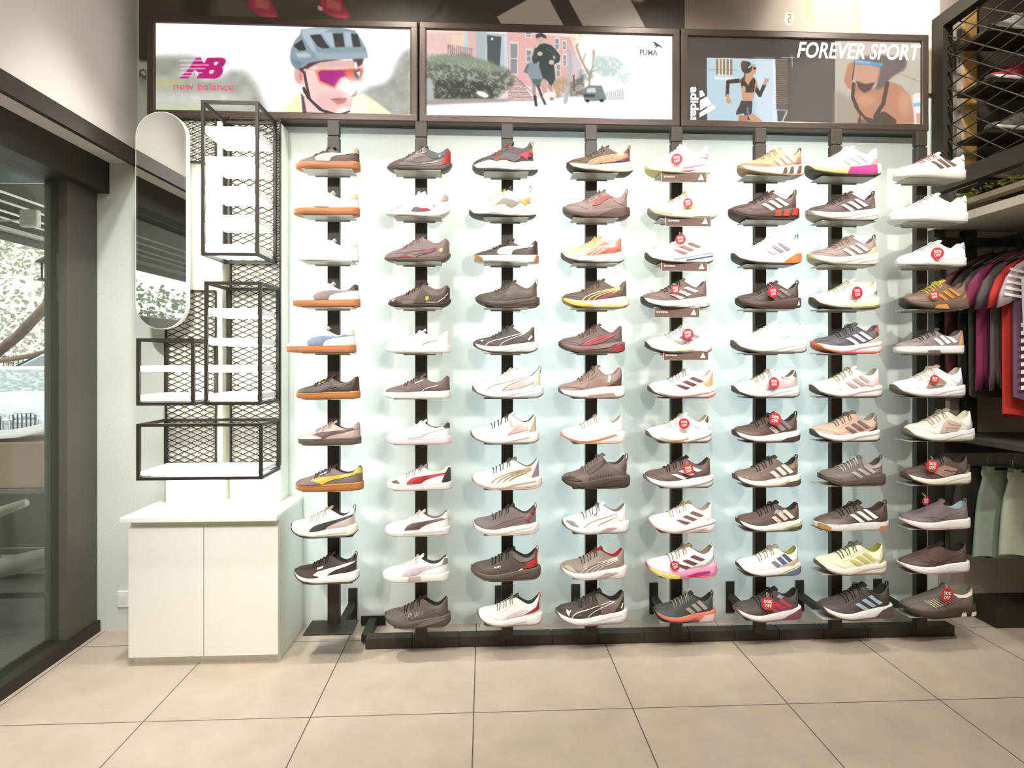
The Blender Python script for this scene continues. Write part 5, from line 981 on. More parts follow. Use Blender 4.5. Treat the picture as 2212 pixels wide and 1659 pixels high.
c.fill([(1828, 318), (1838, 312), (1856, 320), (1876, 334), (1892, 345), (1900, 366), (1890, 356), (1880, 348), (1866, 350), (1852, 362), (1844, 364), (1856, 348), (1850, 338), (1834, 344), (1848, 330)], (80, 76, 84), 0)
c.build('picture', lit, o, o.location)
gy = emit('grey_print', (s2l(92), s2l(90), s2l(98)), 1.0)
letters('lettering', 'PUMA', wx(1383, YL), wx(1422, YL), wz(115, .6, YL), wz(102.5, .6, YL), YL+.0105, gy, o, 0, .03)
# picture 3: two women training
o, X0_, X1_, Z0_, Z1_ = lightbox(2, 'backlit dark picture with two women training, FOREVER SPORT above')
c = canv(2, (84, 76, 70)).src(1440, 0, 2.8653); n1 = c.noise(10, 2)
c.fill([(100, 200), (700, 200), (700, 380), (100, 380)], (76, 68, 62), 20); c.fill([(740, 400), (1060, 300), (1060, 800), (740, 800)], (108, 98, 90), 20)
c.fill([(250, 358), (748, 368), (748, 800), (252, 800)], (186, 208, 218), 0); c.fill([(540, 365), (672, 368), (680, 800), (560, 800)], (205, 222, 230), 6)
c.fill([(300, 362), (413, 364), (413, 470), (300, 466)], (206, 204, 190), 0); c.fill([(306, 366), (408, 368), (408, 464), (306, 460)], (146, 128, 106), 0)
for x in (325, 346, 368, 390): c.line([(x, 366), (x, 466)], 7, (226, 226, 214))
c.line([(262, 430), (440, 434)], 3, (120, 130, 136)); c.fill([(292, 474), (418, 480), (416, 496), (298, 492)], (226, 232, 232), 0)
c.fill([(656, 368), (672, 368), (684, 800), (660, 800)], (222, 232, 238), 0); c.fill([(673, 368), (748, 369), (748, 680), (680, 676)], (128, 112, 102), 0)
for y in range(375, 680, 13): c.line([(674, y), (748, y+1)], 4, (92, 80, 74))
c.fill([(684, 682), (748, 684), (748, 800), (690, 800)], (96, 96, 94), 0); c.line([(745, 690), (700, 790)], 9, (200, 196, 180))
SK, SD, DR = (206, 156, 124), (186, 130, 98), (70, 58, 52)
c.line([(450, 500), (385, 505)], 26, DR); c.line([(380, 505), (376, 590)], 22, DR); c.line([(378, 590), (388, 625)], 18, SK); c.ell(384, 622, 16, 18, SK); c.line([(390, 622), (402, 640)], 5, SK)
c.line([(545, 500), (575, 590)], 22, SK); c.line([(548, 545), (578, 588)], 26, DR); c.line([(578, 588), (606, 525)], 22, DR); c.line([(606, 520), (618, 500)], 16, SK); c.ell(618, 500, 14, 14, SK); c.line([(622, 495), (634, 488)], 5, SK); c.line([(612, 492), (608, 482)], 5, SK)
c.fill([(452, 492), (480, 470), (515, 460), (545, 480), (560, 510), (548, 560), (540, 600), (530, 622), (468, 620), (466, 570)], SK, 1)
c.fill([(455, 498), (476, 478), (484, 500), (520, 500), (540, 478), (552, 500), (545, 545), (540, 572), (470, 572), (466, 540)], DR, 0); c.ell(478, 552, 12, 22, SK); c.fill([(486, 500), (520, 500), (506, 530)], SK, 0)
c.fill([(500, 450), (530, 445), (528, 475), (500, 478)], SK, 0); c.ell(532, 432, 24, 34, SK, 1); c.ell(496, 418, 34, 38, (82, 66, 58), 1); c.ell(478, 402, 18, 26, (100, 80, 70), 1); c.line([(486, 450), (480, 500)], 10, (96, 76, 66), 1); c.line([(508, 420), (530, 400)], 10, (150, 190, 206)); c.line([(530, 400), (548, 400)], 6, (150, 190, 206)); c.ell(545, 424, 10, 8, (70, 60, 56))
c.fill([(462, 622), (532, 624), (528, 690), (520, 745), (496, 742), (478, 700), (430, 712), (432, 690), (452, 650)], (74, 66, 64), 0); c.fill([(495, 665), (512, 665), (508, 722), (500, 722)], (104, 120, 150), 1)
c.fill([(446, 712), (500, 712), (505, 800), (440, 800)], SD, 0); c.fill([(505, 712), (535, 700), (610, 760), (620, 800), (540, 800)], SK, 0)
c.fill([(1042, 350), (1590, 262), (1590, 800), (1042, 800)], (196, 186, 170), 0); c.fill([(1042, 255), (1590, 255), (1590, 360), (1042, 360)], (206, 196, 182), 0)
c.fill([(1042, 560), (1200, 640), (1180, 800), (1042, 800)], (170, 158, 140), 8); c.line([(1600, 520), (1400, 440)], 4, (150, 140, 128), 1); c.line([(1590, 380), (1440, 700)], 5, (176, 166, 150), 3)
c.fill([(1520, 590), (1545, 575), (1600, 580), (1600, 800), (1530, 800)], (238, 226, 226), 2); c.fill([(1524, 640), (1590, 630), (1590, 655), (1526, 660)], (130, 196, 216), 1); c.fill([(1545, 700), (1582, 700), (1570, 800), (1545, 800)], (212, 160, 140), 2)
S1, S2, S3 = (190, 138, 108), (206, 156, 124), (150, 102, 78)
c.fill([(1120, 400), (1168, 372), (1160, 440), (1150, 520), (1165, 560), (1120, 545), (1096, 500)], S1, 1); c.line([(1165, 380), (1150, 490)], 8, (88, 72, 66), 1)
c.fill([(1160, 520), (1250, 560), (1330, 520), (1390, 505), (1450, 530), (1500, 590), (1525, 680), (1535, 800), (1190, 800), (1180, 720), (1160, 660), (1150, 580)], S1, 1)
c.ell(1470, 640, 40, 70, S2, 8); c.ell(1230, 620, 60, 30, S2, 8); c.fill([(1180, 730), (1240, 745), (1300, 800), (1180, 800)], S3, 2)
c.fill([(1165, 395), (1200, 385), (1290, 400), (1330, 440), (1310, 500), (1230, 565), (1180, 530), (1160, 470)], (206, 158, 132), 1); c.fill([(1170, 500), (1230, 520), (1290, 510), (1260, 560), (1220, 575), (1185, 545)], (96, 76, 70), 2)
c.fill([(1330, 410), (1400, 360), (1490, 350), (1480, 420), (1390, 480), (1340, 540), (1290, 560), (1310, 480)], (112, 100, 94), 4); c.fill([(1200, 350), (1330, 340), (1420, 350), (1400, 450), (1330, 500), (1320, 420), (1240, 390), (1170, 400)], (118, 104, 98), 4)
for q in ([(1390, 470), (1460, 430), (1480, 390)], [(1420, 380), (1490, 370)], [(1400, 440), (1470, 440)]): c.line(q, 4, (110, 96, 90), 1)
c.fill([(1164, 368), (1336, 392), (1334, 412), (1164, 398)], (104, 156, 190), 0); c.fill([(1166, 370), (1260, 382), (1258, 396), (1166, 388)], (140, 186, 212), 1)
TP = (92, 74, 66)
c.line([(1158, 520), (1150, 600), (1180, 670)], 22, TP, 0); c.line([(1365, 515), (1340, 640), (1290, 720)], 26, TP, 0)
c.fill([(1155, 600), (1180, 660), (1230, 720), (1280, 735), (1330, 690), (1352, 690), (1420, 740), (1420, 800), (1300, 800), (1240, 755), (1200, 710), (1200, 800), (1175, 800), (1195, 710), (1160, 660)], TP, 0)
c.build('picture', lit, o, o.location)
wl = emit('white_print', (1, 1, 1), 1.15)
letters('lettering', 'FOREVER SPORT', wx(1724, YL), wx(1993, YL), wz(123, 1.6, YL), wz(87.5, 1.6, YL), YL+.0105, wl, o, .25, .02)
letters('lettering', 'adidas', wx(1493, YL), wx(1511, YL), wz(260, .9, YL), wz(184, .9, YL), YL+.0105, wl, o, 0, .035, 1)
mb = MB()
for q in ([(203, 562), (222, 560), (238, 590), (206, 604)], [(206, 622), (250, 596), (278, 642), (206, 684)], [(204, 698), (284, 646), (306, 668), (204, 727)]):
    P = [pt(1440 + a/2.8653, b/2.8653, YL+.0105) for a, b in q]; mb.add([(p[0]-o.location[0], p[1]-o.location[1], p[2]-o.location[2]) for p in P], [(0, 1, 2, 3)])
mb.build('logo', wl, o); mb = MB()
for a, b in (((710, 357), (795, 358)), ((776, 340), (777, 415))):
    p, q = [Vector(pt(1440+t[0]/2.8653, t[1]/2.8653, YL+.0103)) - Vector(o.location) for t in (a, b)]; mb.bar(p, q, .0022, .0004)
mb.build('cross_mark', wl, o)

# ------------------------------------------------------------------ printed banners above the lightboxes
prn = attr_mat('banner_print', 0, 1.15, .55)
bx0, bx1, bx2 = wx(300, 2.985), wx(1478, 2.985), 2.36
c = Canvas(bx0, bx1, 2.78, 3.36, 2.985, .004, (66, 60, 48)).src(280, 0, 3.45625); n1 = c.noise(60, 3)
c.fill([(60, -300), (2120, -300), (2120, 110), (60, 200)], (82, 75, 60), 20, n1); c.fill([(350, -100), (660, -100), (580, 150), (440, 150)], (48, 43, 34), 6)
c.fill([(640, -30), (900, 20), (1000, 150), (640, 170)], (96, 88, 74), 12)
for (x, y) in ((985, 60), (1520, 66)):
    c.fill([(x-100, y-160), (x+60, y-160), (x+66, y-50), (x+118, y+30), (x+124, y+62), (x+90, y+76), (x+10, y+60), (x-90, y+10)], (172, 48, 76), 1)
    c.fill([(x-60, y+34), (x+116, y+50), (x+110, y+74), (x+20, y+66)], (196, 84, 96), 2)
    for k in range(5): c.line([(x-46, y-70+k*14), (x+56, y-40+k*13)], 5, (196, 178, 110), 1)
c.fill([(1408, 40), (1444, 56), (1436, 84), (1406, 70)], (214, 190, 170), 0)
c.src(880, 0, 3.45625)
c.fill([(0, -200), (300, -200), (150, 160), (0, 190)], (62, 62, 50), 8); c.line([(300, -60), (230, 90), (130, 165)], 26, (40, 34, 26), 3); c.fill([(300, -200), (2080, -200), (2080, 230), (300, 230)], (52, 44, 34), 3)
LG = (178, 165, 152)
c.fill([(668, 125), (1000, -60), (1028, -60), (1170, 200), (705, 188)], LG, 0); c.fill([(1172, -60), (1632, -60), (1780, 215), (1315, 205)], LG, 0)
c.ell(1720, -10, 50, 30, (150, 140, 124), 2); c.line([(1690, 20), (1830, 110), (1990, 90)], 8, (84, 76, 66), 3)
bo = c.build('banner', prn, None); tag(bo, 'dark banner with pink shoes and part of a three-bar logo, above the pictures', 'banner')
c = Canvas(bx1+.003, bx2, 2.70, 3.36, 2.985, .004, (150, 134, 118)).src(1440, 0, 2.8653); n1 = c.noise(70, 4)
c.fill([(100, -300), (700, -300), (600, 100), (560, 210), (100, 210)], (122, 106, 90), 20, .5+.5*n1); c.fill([(700, -200), (1220, -200), (1220, 220), (560, 220), (600, 120)], (176, 162, 146), 14)
c.fill([(1205, -200), (1243, -200), (1243, 220), (1210, 220)], (196, 184, 170), 3); c.fill([(1246, -200), (2300, -200), (2300, 300), (1246, 300)], (226, 216, 204), 3)
c.line([(865, -60), (870, 30), (888, 110)], 52, (198, 158, 122), 2); c.ell(890, 118, 26, 30, (198, 158, 122), 1); c.line([(905, 100), (912, 138)], 12, (190, 150, 116), 1)
c.ell(758, 112, 30, 42, (206, 196, 182), 1)
c.line([(768, 90), (752, 90)], 8, (110, 96, 84)); c.line([(768, 90), (768, 112)], 8, (110, 96, 84)); c.line([(768, 112), (754, 114)], 8, (110, 96, 84)); c.line([(754, 114), (753, 134), (768, 136)], 8, (110, 96, 84)); c.line([(752, 68), (776, 72)], 6, (150, 136, 120))
bo = c.build('banner', prn, None); tag(bo, 'brownish banner with an arm and a small white ball, near the clothes', 'banner')
# small gold wire bundle beside the first lightbox
mb = MB(); rw = random.Random(2)
for k in range(7):
    a = pt(301, 154+rw.uniform(-4, 8), 2.97); b = pt(316, 160+rw.uniform(-8, 12), 2.92)
    mb.tube([a, ((a[0]+b[0])/2, 2.94+rw.uniform(-.02, .02), (a[2]+b[2])/2+rw.uniform(-.02, .02)), b], .0022, 5)
tag(mb.build('wire_bundle', M('8c7a45', .5), None, True), 'twisted gold wire between wall and first picture', 'wire')

# ------------------------------------------------------------------ white cabinet
cbm = M('f2f5ea', .4, 0, 1.1, noise=.01, bump=0); cb2 = M('e9ece0', .45, 0, 1.1, noise=.01, bump=0); dk = M('8a847a', .6)
YC = 2.645; cx0, cx1 = wx(277, YC), wx(600.5, YC); cx = (cx0+cx1)/2; hw = (cx1-cx0)/2
zb_ = wz(1418, cx, YC); zd = wz(1138, cx, YC); ztp = wz(1117, cx, 2.615)
o = empty('cabinet', (cx, YC, 0)); tag(o, 'low white two-door cabinet in the corner under the mesh display', 'cabinet')
D = 2.998-YC
MB().box(-hw, hw, .018, D, zb_, ztp-.022, .002).box(-hw+.006, hw, .03, D, 0, zb_).build('body', cb2, o)
for a, b in ((-hw, -.0015+.0), (.0015, hw)):
    MB().box(a, b, 0, .0175, zb_, zd, .002).build('door', cbm, o)
MB().box(-hw-.02, hw+.004, -.032, D, ztp-.0215, ztp, .003).build('top', cbm, o)

# ------------------------------------------------------------------ backing boards, expanded metal and cages
YBd = 2.885
bd = M('fbf3e4', .6, 0, 1.12, noise=.02, bump=.02)
zbd = ztp + .001
b0, b1, b2, b3 = wx(358, YBd), wx(480, YBd), wx(497, YBd), wx(606, YBd)
for (a, b, lab) in ((b0, b1, 'cream backing board nearer the window, behind the mesh display'), (b2, b3, 'cream backing board nearer the shoes, behind the mesh display')):
    q = MB().box(a, b, YBd, 2.999, zbd, 2.45, .001).build('backing_board', bd); tag(q, lab, 'panel', 'backing boards of the mesh display')
def mesh_panel(x0, x1, z0, z1, Y, lab):
    o = empty('expanded_metal_screen', ((x0+x1)/2, Y, z0)); tag(o, lab, 'mesh panel', 'expanded metal panels')
    cx, w, h = (x0+x1)/2, x1-x0, z1-z0; mb = MB(); dx, dz = .0585, .0262
    # strands: two crossing families of thin flat bars
    for sgn in (1, -1):
        k0 = -int(w/dx)-2; k1 = int(h/dz)+2
        for k in range(k0, k1+int(w/dx)+2):
            # line z = k*dz + sgn*(dz/dx)*x
            pts = []
            m = sgn*dz/dx; c0 = k*dz - (w/2*abs(m) if sgn > 0 else -w/2*abs(m))*0
            xa, xb = -w/2, w/2; za, zb2 = c0 + m*xa, c0 + m*xb
            if (za < 0 and zb2 < 0) or (za > h and zb2 > h): continue
            def clip(xa, za, xb, zb2):
                if za < 0: xa += (0-za)/m; za = 0
                if za > h: xa += (h-za)/m; za = h
                if zb2 < 0: xb += (0-zb2)/m; zb2 = 0
                if zb2 > h: xb += (h-zb2)/m; zb2 = h
                return xa, za, xb, zb2
            xa, za, xb, zb2 = clip(xa, za, xb, zb2)
            if xb - xa < .004: continue
            mb.bar((xa, .0015*sgn, za), (xb, .0015*sgn, zb2), .0035, .0030, (0, 1, 0))
    mb.build('lattice', BLACK2, o)
    MB().box(-w/2-.004, -w/2+.002, -.006, .006, 0, h).box(w/2-.002, w/2+.004, -.006, .006, 0, h).box(-w/2, w/2, -.006, .006, -.003, .003).box(-w/2, w/2, -.006, .006, h-.003, h+.003).build('frame', BLACK2, o)
ym = YBd-.008
mz = lambda py, px: wz(py, wx(px, ym), ym)
mesh_panel(wx(359, ym), wx(466, ym), mz(350, 420), 2.46, ym, 'small black expanded metal panel behind the top of the mirror')
mesh_panel(wx(359, ym), wx(466, ym), mz(1005, 420), mz(628, 420), ym, 'black expanded metal panel below and behind the mirror')
mesh_panel(wx(499, ym), wx(605, ym), mz(1005, 540), 2.46, ym, 'tall black expanded metal panel next to the shoe wall')
lp = emit('shelf_light', (1, .97, .92), 9.0)
def cage(x0, x1, z0, z1, yf, shelves, lab, light=True):
    yb = ym-.007; o = empty('display_cage', ((x0+x1)/2, yb, z0)); tag(o, lab, 'display shelf', 'black metal cage shelves')
    w, h, d, t = (x1-x0)/2, z1-z0, yb-yf, .0135; mb = MB()
    for x in (-w+t/2, w-t/2):
        for y in (-d+t/2, -t/2): mb.box(x-t/2, x+t/2, y-t/2, y+t/2, 0, h)
    for z in (t/2, h-t/2):
        for x in (-w+t/2, w-t/2): mb.box(x-t/2+.0004, x+t/2-.0004, -d+t, -t, z-t/2, z+t/2)
        for y in (-d+t/2, -t/2): mb.box(-w+t, w-t, y-t/2+.0004, y+t/2-.0004, z-t/2, z+t/2)
    mb.build('frame', BLACK2, o)
    for (zt_, th) in shelves:
        s = MB().box(-w+t+.002, w-t-.002, -d+.002, -t-.003, zt_-th-z0, zt_-z0, .001).build('shelf', M('fffdf8', .45, 0, 1.2, noise=.01, bump=0), o)
        if light: MB().box(-w+t+.006, w-t-.006, -d+.012, -t-.012, zt_-th-z0-.003, zt_-th-z0-.0002).build('light_panel', lp, s)
yf = 2.635
def cz(py, px, Y=yf): return wz(py, wx(px, Y), Y)
cage(wx(434, yf), wx(558, yf), cz(552, 495), cz(217, 495), yf, [(cz(a, 495), .030) for a in (273, 338, 402, 464, 527)], 'topmost tall black cage with five glowing white shelves')
cage(wx(441, yf), wx(564, yf), cz(875, 500), cz(608, 500), yf, [(cz(a, 500), .028) for a in (666, 730, 789, 851)], 'middle black cage with four glowing white shelves')
cage(wx(294, yf), wx(419, yf), cz(876, 356), cz(731, 356), yf, [(cz(a, 356), .024) for a in (790, 853)], 'small black cage below the mirror with two white shelves')
cage(wx(294, yf), wx(566, yf), cz(1037, 430), cz(915, 430), yf, [(cz(1018, 430), .016)], 'wide low black cage with one white shelf above the cabinet')
# outlet
X, _, Z = pt(268, 1294, 2.995)
oo = empty('wall_outlet', (X, 2.999, Z)); tag(oo, 'small white wall outlet partly behind the white cabinet', 'outlet')
MB().box(-.03, .03, -.008, 0, -.04, .04, .003).build('plate', WHITE, oo); MB().box(-.018, .018, -.0095, -.008, -.02, .02).build('socket', cb2, oo)

# ------------------------------------------------------------------ pill-shaped mirror hung before the mesh
YM = 2.795; mx0, mx1 = wx(292, YM), wx(404, YM); mr = (mx1-mx0)/2; mcx = (mx0+mx1)/2; mzt, mzb = wz(241, mcx, YM), wz(711, mcx, YM)
mo = empty('mirror', (mcx, YM, (mzt+mzb)/2), R(-1.2)); tag(mo, 'long pill-shaped wall mirror with slim white edge', 'mirror')
hh = (mzt-mzb)/2 - mr
def pill(r, n=24): return [(r*math.cos(t), hh + r*math.sin(t)) for t in [math.pi*i/n for i in range(n+1)]] + [(-r*math.cos(t), -hh - r*math.sin(t)) for t in [math.pi*i/n for i in range(n+1)]]
MB().prism(pill(mr), .0005, .03).build('rim', M('f3eee6', .35, 0, 1.2, bump=0), mo)
mm, mt, mbs = newmat('mirror_glass'); mbs.inputs['Metallic'].default_value = 1; mbs.inputs['Roughness'].default_value = .015; mbs.inputs['Base Color'].default_value = (.80, .83, .82, 1)
MB().prism(pill(mr-.003), -.001, .0003).build('glass', mm, mo)
MB().box(-.05, .05, .03, 2.876-YM-.004, -.02, .02).build('hanger', BLACK2, mo)
# lamp box on the bulkhead (seen in the mirror)
lo = empty('wall_lamp', (XB, 1.72, 2.52)); tag(lo, 'black box wall lamp on the bulkhead, seen in the mirror', 'lamp')
MB().box(0, .05, -.05, .05, -.07, .07, .003).build('box', BLACK2, lo); MB().lathe([(.05, .0), (.062, .02), (.05, .05)], (.05, 0, 0), 20, 'x').build('lens', M('c9bfae', .2), lo, True)
# ------------------------------------------------------------------ clothes corner
XG = 2.33
o = empty('mesh_screen', (XG, 2.3, 2.2)); tag(o, 'black framed wire mesh screen hung high over the clothes', 'mesh screen')
ya, yb_, za, zb2 = 1.55-2.3, 2.97-2.3, .02, .80
mb = MB(); mb.box(-.025, .025, yb_-.075, yb_, za, zb2+.0); mb.box(-.025, .025, ya, yb_, za-.05, za+.03); mb.box(-.025, .025, ya, yb_, zb2, zb2+.07); mb.box(-.025, .025, ya, ya+.06, za, zb2)
mb.build('frame', BLACK2, o)
mb = MB(); st = .075; H_ = zb2-za-.03; Wd = yb_-.075-ya-.06; y0 = ya+.06; z0 = za+.03
def seg(m, c0):   # z = m*y + c0 inside the opening
    P = []
    a, b = 0.0, Wd; fa, fb = c0 + m*a, c0 + m*b
    if (fa < 0 and fb < 0) or (fa > H_ and fb > H_): return
    def cl(y, f):
        if f < 0: return (0-c0)/m, 0
        if f > H_: return (H_-c0)/m, H_
        return y, f
    a, fa = cl(a, fa); b, fb = cl(b, fb)
    if abs(b-a) > .005: mb.tube([(0, y0+a, z0+fa), (0, y0+b, z0+fb)], .0035, 5)
for k in range(-30, 40):
    seg(.75, k*.088); seg(-.12, k*.066)
mb.build('wires', BLACK, o, True)
# wooden upright and dark stock behind the screen
wd = empty('wooden_upright', (2.47, 2.93, 2.13)); tag(wd, 'tall narrow wooden upright behind the wire screen', 'post')
MB().box(-.035, .035, -.01, .02, 0, 1.15, .003).build('board', M('b08a4c', .55, 0, 1.0, noise=.25, nscale=9), wd)
MB().box(-.05, -.036, -.008, .02, 0, 1.15).build('edge', M('c9b7a8', .55), wd)
hs = empty('high_shelf', (2.8, 2.3, 2.16)); tag(hs, 'dark high shelf unit holding shoes behind the wire screen', 'shelf')
MB().box(-.28, .45, .655, .69, 0, 1.2).build('back_panel', M('5a5046', .7), hs)
for z in (.0, .24, .48, .72): MB().box(-.42, .45, .42, .6, z, z+.015).build('board', BLACK2, hs)
rr = [('run', 'a8323e', 'f0e4e4', 2, 2.62, 2.74, 'red and white shoe on the upper middle board behind the wire screen'), ('run', 'c8ccc0', 'e4e0d4', 3, 2.62, 2.74, 'pale grey shoe on the top board behind the wire screen'),
      ('run', '6f6c64', 'd9d4cc', 1, 2.62, 2.74, 'grey shoe with white sole on the lower middle board behind the wire screen'), ('run', '4a4238', '5a4a42', 0, 2.62, 2.74, 'black shoe on the lowest board behind the wire screen')]
def loose_shoe(kind, U, Mi, X, Y, Z, rz, L, lab, group):
    o = empty('sneaker', (X, Y, Z), rz); tag(o, lab, 'shoe', group)
    for pn, c_ in (('upper', U), ('lining', U), ('midsole', Mi), ('outsole', '55504a'), ('tongue', U), ('laces', U)):
        if pn in proto(kind):
            ob = bpy.data.objects.new(pn, pmesh(kind, pn, M(c_, .55, bscale=900, nscale=40) if pn == 'upper' else M(c_, .7), L)); link(ob, o); ob.scale = (L, L, L); ob.location = (-.5*L, 0, 0)
    return o
for kind, U, Mi, lv, X, Y, lab in rr:
    loose_shoe(kind, U, Mi, X-.04, Y+.05, 2.16+.24*lv+.016, R(6), .28, lab, 'shoes behind the wire screen')
# green garland strip and pale soffit
gb_ = MB().box(2.36, 2.42, 1.5, 2.99, 2.085, 2.11).build('garland_batten', M('b4a48c', .6)); tag(gb_, 'pale batten under the wire screen with a strip of moss', 'batten')
mb = MB(); rg = random.Random(5)
for k in range(420):
    y = rg.uniform(1.5, 2.9); x = 2.352+rg.uniform(-.012, .012); z = 2.112+rg.uniform(0, .022); a = rg.uniform(0, 6.28); l = rg.uniform(.012, .026)
    mb.add([(x, y, z), (x+l*.4*math.cos(a), y+l*.5, z+l*.5), (x+l*math.cos(a), y+l*math.sin(a), z+l*.3)], [(0, 1, 2)])
gm_ = mb.build('moss_garland', M('8f9a3c', .8, noise=.3, nscale=30)); tag(gm_, 'strip of yellow-green artificial moss below the wire screen', 'moss', kind='stuff')
fs = MB().box(2.30, 3.39, 1.4, 2.995, 1.99, 2.03).build('canopy_board', M('b9b0a0', .6, 0, 1.1)); tag(fs, 'broad pale canopy board above the hanging clothes', 'shelf')
up = MB().box(2.36, 3.39, 2.96, 2.996, 2.031, 2.084).build('fascia_board', M('6f6f60', .6)); tag(up, 'dark grey-green fascia strip above the canopy board', 'panel')
# frame posts of the clothes bay
for x, lab in ((2.335, 'black upright of the clothes bay, the one next to the shoes'), (2.505, 'black upright of the clothes bay between the shorts and the shoes')):
    p = MB().box(x-.03, x+.03, 2.955, 2.998, .27 if x < 2.4 else .9, 1.989, .002).build('bay_upright', BLACK2); tag(p, lab, 'post', 'uprights of the clothes bay')
def rail(name, X0, X1, Y, Z, r, lab):
    q = MB().tube([(X0, Y, Z), (X1, Y, Z)], r, 12).build(name, BLACK2, None, True); tag(q, lab, 'rail'); return q
XS = 2.60
r1 = empty('hanging_rail', (XS, 2.4, 1.925)); tag(r1, 'black rail carrying the t-shirts, pointing out from the wall', 'rail')
MB().tube([(0, -.45, 0), (0, .553, 0)], .013, 10).build('tube', BLACK2, r1, True); MB().box(-.3, .3, .535, .554, -.02, .02).build('crossbar', BLACK2, r1)
ledge = MB().box(2.36, 3.39, 2.50, 2.995, .915, .945, .003).build('ledge_shelf', M('4a443a', .5)); tag(ledge, 'dark ledge shelf between the t-shirts and the shorts', 'shelf')
r2 = empty('hanging_rail', (2.72, 2.6, .86)); tag(r2, 'black rail carrying the shorts under the ledge', 'rail')
MB().box(-.34, .34, .37, .39, -.02, .03).build('crossbar', BLACK2, r2); MB().tube([(0, -.3, 0), (0, .37, 0)], .012, 10).build('tube', BLACK2, r2, True)
bb = MB().box(wx(2153, 2.82), 3.39, 2.82, 2.995, 0, .105, .003).build('plinth', BLACK2); tag(bb, 'low black plinth on the floor below the shorts', 'plinth')

def tshirt(X, Y, ztop, col_, lab, w=.25, h=.70, sc=None, trim=None, printm=None, seed=1, ang=0):
    o = empty('t_shirt', (X, Y, ztop), ang); tag(o, lab, 't-shirt', 't-shirts on the rail'); r = random.Random(seed)
    mt = M(col_, .75, 0, 1.7, noise=.05, nscale=25)
    n = 28; V, F = [], []; ph = r.uniform(0, 6)
    lv = [0, .015, .04, .08, .13, .2, .3, .42, .55, .66, h]
    for i, d in enumerate(lv):
        if d < .13: hw_ = .07 + (w*.86-.07)*(d/.13)**.75
        else: hw_ = w*.86 + w*.10*min(1, (d-.13)/.1)
        dp = .010 + .008*min(1, d/.15) + .004*(d/h)
        for j in range(n):
            t = 2*math.pi*j/n; fx = math.cos(t); fy = math.sin(t)
            fold = (.0045*math.sin(5*t+ph+d*3) + .0025*math.sin(9*t-ph))*min(1, d/.2)
            V.append((hw_*abs(fx)**.9*(1 if fx > 0 else -1), dp*fy + fold, -d + .01*math.sin(3*t+ph)*(d/h)))
    for i in range(len(lv)-1):
        for j in range(n): F.append((i*n+j, i*n+(j+1) % n, (i+1)*n+(j+1) % n, (i+1)*n+j))
    F.append(tuple(range(n))); mesh('body', V, F, mt, o, True)
    for s in (-1, 1):
        V, F = [], []; path = [(.13, -.045, .035), (.19, -.075, .075), (.235, -.13, .085), (.262, -.20, .088), (.275, -.265, .09)]
        for (x, z, rr_) in path:
            for j in range(14):
                t = 2*math.pi*j/14; V.append((s*(x + rr_*.55*math.cos(t)), .018*math.sin(t) + .003*math.sin(5*t+ph), z + (-rr_*.28)*math.cos(t)))
        for i in range(len(path)-1):
            for j in range(14): F.append((i*14+j, i*14+(j+1) % 14, (i+1)*14+(j+1) % 14, (i+1)*14+j))
        F.append(tuple(range(14))); F.append(tuple((len(path)-1)*14+j for j in range(14)))
        mesh('sleeve', V, F, M(sc, .75, 0, 1.7, nscale=25) if sc else mt, o, True)
    if trim: MB().tube([(.07*math.cos(t), -.02*math.sin(t)-.012, -.03*abs(math.sin(t))+.004) for t in [2*math.pi*k/20 for k in range(20)]], .006, 6, True).build('collar', M(trim, .7), o, True)
    mb = MB(); mb.tube([(-.17, 0, -.058), (-.06, 0, .0), (0, 0, .02), (.06, 0, .0), (.17, 0, -.058)], .006, 6)
    mb.tube([(0, 0, .02), (0, 0, .05), (.012, 0, .065), (.018, 0, 1.92-1.91+.083), (.004, 0, .100)], .0022, 5)
    mb.build('hanger', BLACK, o, True)
    if printm: printm(o, w)
    return o
def pr_white(o, w):
    m_ = M('f6f0ee', .6, 0, 1.1, bump=0); mb = MB(); r = random.Random(9)
    for k in range(9):
        x = -w*.92 + k*.035; z = -.12 - r.uniform(0, .1)
        mb.add([(x, -.030, z), (x+.022, -.030, z+.03), (x+.03, -.031, z-.22), (x+.008, -.031, z-.25)], [(0, 1, 2, 3)])
    for k in range(9): mb.add([(-w*.93, -.031, -.36-k*.035), (-w*.2, -.031, -.34-k*.035), (-w*.2, -.031, -.352-k*.035), (-w*.93, -.031, -.378-k*.035)], [(0, 1, 2, 3)])
    for k in range(5): mb.add([(-.31+k*.006, -.0225, -.235+k*.028), (-.215, -.0225, -.25+k*.028), (-.215, -.0225, -.238+k*.028), (-.31+k*.006, -.0225, -.223+k*.028)], [(0, 1, 2, 3)])
    mb.build('print', m_, o)
def pr_tick(o, w):
    MB().add([(-.235, -.027, -.13), (-.205, -.027, -.115), (-.195, -.027, -.12), (-.225, -.027, -.14)], [(0, 1, 2, 3)]).build('print', M('fff8f8', .5, 0, 1, bump=0), o)
TS = [(2.938, '5b1f22', 'dark red t-shirt, hung nearest the wall'), (2.882, '2f2c28', 'black t-shirt behind a grey one, second from the wall'), (2.826, '5a544c', 'dark grey t-shirt, third from the wall'), (2.770, '9c3a64', 'magenta t-shirt between two grey ones'),
      (2.714, '6c6260', 'grey t-shirt with a small white mark, between magenta and red'), (2.658, 'c8382c', 'bright red t-shirt with small white mark'), (2.602, '7d5a78', 'purple t-shirt with white geometric print, nearest the shop floor')]
offs = [-.02, -.0, .01, .0, .02, .03, .03]
